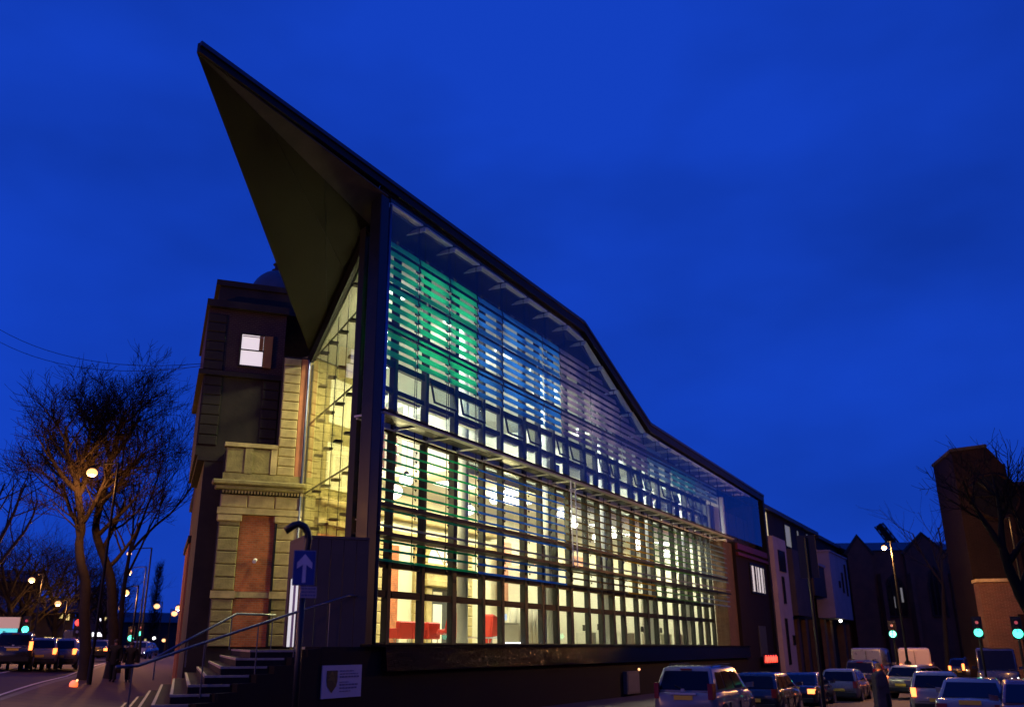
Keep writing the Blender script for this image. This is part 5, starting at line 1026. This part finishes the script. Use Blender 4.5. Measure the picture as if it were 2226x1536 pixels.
# ================================================================== cars
def car(name, label, cat, kind, paint, lit=False, group=None, plate=M_plate, headlit=False):
    """built at the origin, nose along +x, tail at x = 0"""
    t = thing(name, label, cat, (0, 0, 0), group)
    K = dict(suv=(4.5, .91, .62, 1.05, 1.68, (.12, .42, 2.75, 3.55)), saloon=(4.6, .90, .42, .96, 1.43, (.75, 1.55, 2.75, 3.6)), hatch=(4.1, .87, .45, .98, 1.48, (.12, .55, 2.45, 3.3)), van=(5.2, .97, .55, 1.2, 2.25, (.04, .12, 3.75, 4.5)), mini=(3.7, .83, .42, .95, 1.42, (.1, .4, 2.2, 2.95)))[kind]
    L, w_, sill, belt, roof, (rb, rt, ft, fb_) = K
    st = [(0.0, .36, belt - .12, .80), (.06, .30, belt - .04, .93), (.3, .24, belt, .985), (1.0, .22, belt, 1), (2.2, .22, belt - .01, 1), (fb_ - .1, .22, belt - .03, 1), (fb_ + .25, .22, belt - .08, .985), (L - .35, .24, belt - .2, .95), (L - .06, .3, belt - .34, .84), (L, .38, belt - .42, .70)]
    vs = []; fs = []; ring = []
    for x, z0, z1, k in st:
        h = w_ * k; half = [(0, z0), (h * .86, z0), (h * .97, z0 + .12), (h, z0 + (z1 - z0) * .45), (h * .985, z0 + (z1 - z0) * .72), (h * .94, z1 - .03), (h * .86, z1), (0, z1 + .025)]
        rr = half + [(-y, z) for y, z in reversed(half[1:-1])]; ring.append(len(rr)); vs += [(x, y, z) for y, z in rr]
    m = ring[0]
    for i in range(len(st) - 1):
        for j in range(m): j2 = (j + 1) % m; fs.append((i * m + j, i * m + j2, (i + 1) * m + j2, (i + 1) * m + j))
    fs += [tuple(range(m - 1, -1, -1)), tuple((len(st) - 1) * m + j for j in range(m))]
    b = part(t, 'body', MB().add(vs, fs), paint, True)
    wb, wt = w_ * .93, w_ * (.76 if kind != 'van' else .9); zb = belt - .03
    gh = [(rb, wb, zb), (fb_, wb * .97, zb), (ft, wt, roof - .06), (rt, wt, roof - .05)]
    P = []
    xm = (rt + ft) / 2
    g = MB()
    secs = [(rb, rb, wb), ]
    side = lambda sgn: [Vector((rb, sgn * wb, zb)), Vector((fb_, sgn * wb * .97, zb)), Vector((ft, sgn * wt, roof - .07)), Vector((rt, sgn * wt, roof - .06))]
    A, B = side(-1), side(1)
    top = [Vector((rt + .12, -wt * .86, roof)), Vector((xm, -wt * .88, roof + .025)), Vector((ft - .15, -wt * .86, roof - .01)), Vector((ft - .15, wt * .86, roof - .01)), Vector((xm, wt * .88, roof + .025)), Vector((rt + .12, wt * .86, roof))]
    vs = A + B + top   # 0-3 right side, 4-7 left side, 8-13 roof
    fs = [(0, 1, 2, 3), (7, 6, 5, 4), (1, 5, 6, 2), (4, 0, 3, 7), (3, 2, 10, 9, 8), (6, 7, 13, 12, 11), (8, 9, 12, 13), (9, 10, 11, 12), (2, 6, 11, 10), (7, 3, 8, 13), (0, 4, 5, 1)]
    bev(part(t, 'cabin', MB().add(vs, fs), paint, True), .05, 3)
    def panel(nm, q, u0, u1, v0, v1, mtl, d=.012, par=t, off=.006):
        a, b_, c, e = q
        def s(u, v): return a.lerp(b_, u).lerp(e.lerp(c, u), v)
        n = (b_ - a).cross(e - a).normalized(); ctr = Vector((xm, 0, zb))
        if n.dot(a.lerp(c, .5) - ctr) < 0: n = -n
        lo = [s(u0, v0), s(u1, v0), s(u1, v1), s(u0, v1)]
        return part(par, nm, MB().hexa([x + n * off for x in lo] + [x + n * (off + d) for x in lo]), mtl)
    panel('rear_window', [A[0], B[0], B[3], A[3]], .07, .93, .10, .90, M_carglass if kind != 'van' else paint)
    panel('windscreen', [A[1], B[1], B[2], A[2]], .05, .95, .06, .93, M_carglass)
    for q in (A, B):
        if kind != 'van':
            panel('side_window', q, .10 if kind != 'saloon' else .16, .30, .14, .86, M_carglass); panel('side_window', q, .33, .58, .10, .88, M_carglass); panel('side_window', q, .61, .90, .10, .88, M_carglass)
        else: panel('side_window', q, .74, .93, .12, .8, M_carglass)
    for x in (.78, L - .88):
        for sg in (-1, 1):
            rr = .34 if kind in ('suv', 'van') else .31
            part(t, 'wheel_arch', MB().tube([Vector((x, sg * w_ * .93, rr)), Vector((x, sg * (w_ + .006), rr))], rr + .06, 18), M_rubber)
            wh = part(t, 'wheel', MB().tube([Vector((x, sg * (w_ - .16), rr)), Vector((x, sg * (w_ + .016), rr))], rr, 18), M_rubber)
            part(wh, 'rim', MB().tube([Vector((x, sg * (w_ - .0), rr)), Vector((x, sg * (w_ + .026), rr))], rr * .62, 14), M_alloy)
    tm = M_tail if lit else M_taild
    hgt = dict(suv=(.86, 1.26, .13), saloon=(.68, .86, .26), hatch=(.72, 1.0, .15), van=(.92, 1.32, .13), mini=(.7, .92, .13))[kind]
    for sg in (-1, 1):
        y0, y1 = sg * w_ * .90, sg * (w_ * .90 - hgt[2]); xt = .0 if kind != 'suv' else .015
        part(t, 'tail_light', MB().add([], []).hexa([Vector((xt - .015, y0, hgt[0])), Vector((xt - .03, y1, hgt[0])), Vector((xt + .10, y1, hgt[0])), Vector((xt + .2, y0 * 1.03, hgt[0])), Vector((xt - .01, y0, hgt[1])), Vector((xt - .02, y1, hgt[1])), Vector((xt + .10, y1, hgt[1])), Vector((xt + .22, y0 * 1.03, hgt[1]))]), tm)
        part(t, 'headlight', MB().hexa([Vector((L - .10, sg * w_ * .50, belt - .52)), Vector((L + .012, sg * w_ * .5, belt - .52)), Vector((L - .13, sg * w_ * .86, belt - .5)), Vector((L - .26, sg * w_ * .86, belt - .5)), Vector((L - .10, sg * w_ * .5, belt - .36)), Vector((L + .0, sg * w_ * .5, belt - .38)), Vector((L - .15, sg * w_ * .86, belt - .33)), Vector((L - .28, sg * w_ * .86, belt - .33))]), M_head if headlit else M_lens)
        part(t, 'mirror', MB().hexa([Vector((fb_ - .42, sg * w_ * .96, belt + .02)), Vector((fb_ - .28, sg * w_ * .96, belt + .02)), Vector((fb_ - .26, sg * (w_ + .17), belt + .04)), Vector((fb_ - .40, sg * (w_ + .17), belt + .04)), Vector((fb_ - .42, sg * w_ * .96, belt + .15)), Vector((fb_ - .28, sg * w_ * .96, belt + .15)), Vector((fb_ - .27, sg * (w_ + .17), belt + .18)), Vector((fb_ - .40, sg * (w_ + .17), belt + .18))]), paint)
        for x in (rt + .9, rt + 1.8): part(t, 'door_handle', MB().hexa([Vector((x, sg * w_ * .985, belt - .16)), Vector((x + .2, sg * w_ * .985, belt - .16)), Vector((x + .2, sg * (w_ + .012), belt - .16)), Vector((x, sg * (w_ + .012), belt - .16)), Vector((x, sg * w_ * .985, belt - .13)), Vector((x + .2, sg * w_ * .985, belt - .13)), Vector((x + .2, sg * (w_ + .012), belt - .13)), Vector((x, sg * (w_ + .012), belt - .13))]), paint)
    part(t, 'rear_bumper', MB().box(GR, -.05, .16, -w_ * .84, w_ * .84, .34, .52), M_rubber, bevel=.02); part(t, 'front_bumper', MB().box(GR, L - .14, L + .03, -w_ * .7, w_ * .7, .34, .5), M_rubber, bevel=.02)
    zp = .84 if kind in ('suv', 'saloon') else .58
    pl2 = part(t, 'number_plate', MB().box(GR, -.022 if zp > .8 else -.062, .0 if zp > .8 else -.051, -.26, .26, zp, zp + .11), plate)
    part(t, 'front_plate', MB().box(GR, L + .031, L + .04, -.26, .26, .38, .49), M_lens)
    if kind == 'suv':
        part(t, 'plate_garnish', MB().box(GR, -.03, .05, -.36, .36, .97, 1.02), M_lens); part(t, 'badge', MB().box(GR, -.025, .03, -.05, .05, 1.05, 1.12), M_alloy)
        for sg in (-1, 1): part(t, 'roof_rail', MB().tube([Vector((.75, sg * .6, roof - .01)), Vector((.9, sg * .62, roof + .05)), Vector((2.5, sg * .62, roof + .05)), Vector((2.7, sg * .6, roof))], .02, 5), M_rubber)
    if kind in ('suv', 'hatch'):
        part(t, 'rear_wiper', MB().tube([Vector((rb - .03, 0, belt + .05)), Vector((rb + .02, .28, belt + .16))], .012, 4), M_rubber); part(t, 'tailgate_seam', MB().box(GR, -.006, .03, -w_ * .72, w_ * .72, .575, .587), M_rubber)
    if kind == 'suv': part(t, 'lower_cladding', MB().box(GR, -.03, .12, -w_ * .86, w_ * .86, .525, .57), M_rubber); part(t, 'high_brake_light', MB().box(GR, rt - .06, rt + .05, -.16, .16, roof - .085, roof - .05), M_taild)
    for sg in (-1, 1):
        for x in (1.28 if kind != 'van' else 2.4, 2.28 if kind != 'van' else 3.5): part(t, 'door_seam', MB().box(GR, x, x + .012, sg * w_ - .03, sg * w_ + .004, .34, belt - .3), M_rubber)
    if kind == 'van':
        part(t, 'rear_door_seam', MB().box(GR, -.012, .02, -.012, .012, .5, 2.1), M_rubber); part(t, 'rear_mark', MB().tube([Vector((-.012, .42, 1.35)), Vector((.03, .42, 1.35))], .2, 10), M_black)
    return t
P_white = mat('white_car_paint', (.20, .185, .18), .22, 0, .05, 2, 0, .5, None, .6); P_silver = mat('silver_car_paint', (.16, .15, .14), .28, .1, .05, 2, 0, .5, None, .6); P_dark = mat('dark_car_paint', (.015, .016, .02), .25, .1, .1, 2, 0, .5, None, .7)
P_grey = mat('grey_car_paint', (.18, .18, .19), .28, .3, .05, 2, 0, .5, None, .6); P_red = mat('maroon_car_paint', (.14, .05, .04), .28, .2, .05, 2, 0, .5, None, .6); P_van = mat('white_van_paint', (.48, .36, .32), .35, 0, .05, 2, 0, .5, None, .4)
def put(c, px, dist, az, dz=0.0):
    p = on_ground(px, dist); c.location = (p.x, p.y, p.z + dz); c.rotation_euler = (0, 0, R(90 - az)); return c
KG = 'cars parked along the kerb'; QG = 'cars queueing at the lights on the right'; LG = 'cars on the road at the left'
put(car('parked_car', 'white four by four parked nearest, below the dark plinth', 'car', 'suv', P_white, group=KG), 1478, 26.0, 30.5)
put(car('parked_car', 'dark hatchback parked just ahead of the white four by four', 'car', 'hatch', P_dark, group=KG), 1627, 33, 30.5, -.12)
put(car('parked_car', 'dark saloon with its tail lights on, third in the row by the kerb', 'car', 'saloon', P_dark, True, group=KG), 1715, 40, 30.5, -.2)
put(car('parked_car', 'silver hatchback parked below the white projecting bay', 'car', 'hatch', P_silver, group=KG), 1812, 45, 30.5, -.15)
put(car('parked_car', 'dark car parked far up the kerb behind the silver hatchback', 'car', 'suv', P_dark, group=KG), 1862, 56, 30.5, -.1)
put(car('parked_van', 'pale van parked under the corner block, side lit orange', 'van', 'van', P_grey, group=KG), 1880, 62, 30.5)
put(car('queueing_car', 'white saloon with its lights off, nearest in the queue', 'car', 'saloon', P_white, group=QG), 2089, 27.5, 31)
put(car('queueing_car', 'white hatchback with lit brake lights ahead of the saloon', 'car', 'hatch', P_white, True, group=QG), 2022, 34.5, 26)
put(car('queueing_car', 'silver car turning, its side and wheel in view', 'car', 'hatch', P_silver, True, group=QG), 1947, 48, 52)
put(car('queueing_van', 'tall white van with a dark round mark on its rear doors', 'van', 'van', P_van, True, group=QG), 1985, 62, 24)
put(car('queueing_car', 'dark hatchback with lit tail lights beside the white headlight', 'car', 'hatch', P_dark, True, group=QG), 2082, 72, 31)
put(car('queueing_car', 'dark four by four with lit tail lights under the middle signal', 'car', 'suv', P_dark, True, group=QG), 2116, 66, 31)
put(car('oncoming_van', 'dark van facing the camera with dazzling headlights', 'van', 'van', P_dark, headlit=True, group=QG), 2158, 58, 208)
put(car('oncoming_car', 'maroon car cut off by the right edge of the view', 'car', 'hatch', P_red, group=QG), 2222, 30, 208)
put(car('left_car', 'dark four by four with lit tail lights by the cyan billboard', 'car', 'suv', P_dark, True, group=LG), 28, 50, -22, .12)
put(car('left_car', 'white hatchback braking in the middle of the left road', 'car', 'hatch', P_white, True, group=LG), 86, 51, -20, .1)
put(car('left_car', 'silver hatchback braking beside the white one on the left road', 'car', 'hatch', P_silver, True, group=LG), 130, 52, -18, .1)
put(car('left_car', 'dark car with bright tail lights seen between the tree trunks', 'car', 'saloon', P_dark, True, group=LG), 208, 72, -19, .1)

put(car('left_car', 'car coming towards the camera with bright headlights, far down by the hill', 'car', 'hatch', P_silver, headlit=True, group=LG), 311, 84, 168)
put(car('left_car', 'second oncoming car with headlights, beyond the first', 'car', 'saloon', P_dark, headlit=True, group=LG), 328, 104, 170)
put(car('left_van', 'dark van with red lights at the left junction below the red signal', 'van', 'van', P_dark, True, group=LG), 162, 76, -20)
put(car('left_car', 'small car with red tail lights far beyond the trunks', 'car', 'mini', P_red, True, group=LG), 232, 96, -18)
put(car('left_car', 'maroon car braking at the far junction behind the white hatchback', 'car', 'hatch', P_red, True, group=LG), 118, 70, -20)
# ================================================================== people
def person(label, px, dist, az, coat, trouser, hair, h=1.74, stride=.16, group=None):
    t = thing('person', label, 'person', (0, 0, 0), group); k = h / 1.74
    def skin(name, verts, edges, m, par, sub=2):
        me = bpy.data.meshes.new(name); me.from_pydata([Vector(v[:3]) * k for v in verts], edges, []); o = link(name, me, par); me.materials.append(m)
        o.modifiers.new('skin', 'SKIN'); sv = me.skin_vertices[0].data
        for i, v in enumerate(verts): sv[i].radius = (v[3] * k, v[4] * k); sv[i].use_root = (i == 0)
        ss = o.modifiers.new('sub', 'SUBSURF'); ss.levels = sub; ss.render_levels = sub; return o
    S = stride
    body = [(0, 0, .95, .15, .11), (0, 0, 1.2, .15, .11), (0, 0, 1.42, .16, .1), (0, 0, 1.5, .06, .06), (.02, 0, 1.6, .075, .085), (.02, 0, 1.72, .06, .075),
            (0, .19, 1.41, .06, .06), (-.03, .25, 1.14, .048, .048), (.05, .26, .9, .035, .035), (.08, .255, .82, .03, .045), (0, -.19, 1.41, .06, .06), (.02, -.25, 1.14, .048, .048), (.1, -.26, .9, .035, .035), (.13, -.255, .82, .03, .045),
            (0, .09, .88, .085, .085), (S * .6, .1, .5, .062, .062), (S, .1, .1, .042, .042), (S + .12, .1, .04, .035, .045), (0, -.09, .88, .085, .085), (-S * .3, -.1, .5, .062, .062), (-S * 1.4, -.1, .12, .042, .042), (-S * 1.4 + .12, -.1, .04, .035, .045)]
    ed = [(0, 1), (1, 2), (2, 3), (3, 4), (4, 5), (2, 6), (6, 7), (7, 8), (8, 9), (2, 10), (10, 11), (11, 12), (12, 13), (0, 14), (14, 15), (15, 16), (16, 17), (0, 18), (18, 19), (19, 20), (20, 21)]
    skin('body', body, ed, mat('skin_tone', (.35, .2, .14), .6), t)
    skin('coat', [(0, 0, 1.0, .24, .19), (0, 0, 1.25, .23, .18), (0, 0, 1.42, .24, .17), (0, .2, 1.41, .125, .125), (-.03, .26, 1.14, .095, .095), (.05, .265, .90, .08, .08), (.075, .262, .84, .075, .075), (0, -.2, 1.41, .125, .125), (.02, -.26, 1.14, .095, .095), (.1, -.265, .90, .08, .08), (.125, -.262, .84, .075, .075), (0, 0, .62, .27, .22), (0, 0, 1.52, .105, .105)], [(0, 1), (1, 2), (2, 3), (3, 4), (4, 5), (5, 6), (2, 7), (7, 8), (8, 9), (9, 10), (0, 11), (2, 12)], coat, t)
    skin('trousers', [(0, 0, .92, .18, .15), (0, .09, .86, .125, .125), (S * .6, .1, .5, .10, .10), (S, .1, .1, .082, .082), (S + .01, .1, .05, .08, .08), (0, -.09, .86, .125, .125), (-S * .3, -.1, .5, .10, .10), (-S * 1.4, -.1, .13, .082, .082), (-S * 1.4 + .01, -.1, .06, .08, .08)], [(0, 1), (1, 2), (2, 3), (3, 4), (0, 5), (5, 6), (6, 7), (7, 8)], trouser, t)
    part(t, 'hair', MB().ball(Vector((-.01, 0, 1.665)) * k, .105 * k, 12, 8, 1.05), hair, True)
    for x, y in ((S + .05, .1), (-S * 1.4 + .05, -.1)): part(t, 'shoe', MB().lathe(Vector((x, y, 0)) * k, [(.09, 0), (.1, .03), (.08, .09), (.04, .12)], 10, 1.4, .55), M_black)
    p = on_ground(px, dist); t.location = (p.x, p.y, p.z + .12); t.rotation_euler = (0, 0, R(90 - az)); return t
M_coat = mat('black_coat', (.004, .004, .005), .85, 0, .2, 5); M_coat2 = mat('navy_coat', (.006, .006, .009), .85, 0, .2, 5); M_jean = mat('dark_trousers', (.006, .006, .008), .85, 0, .2, 5); M_hair = mat('dark_hair', (.015, .01, .008), .6)
person('walker in a long black coat, left of the pair on the pavement', 252, 45, 168, M_coat, M_jean, M_hair, 1.78, .14, 'two people walking on the pavement')
person('walker in a dark jacket and a pale scarf, right of the pair on the pavement', 287, 45.5, 165, M_coat2, M_jean, M_hair, 1.72, .18, 'two people walking on the pavement')
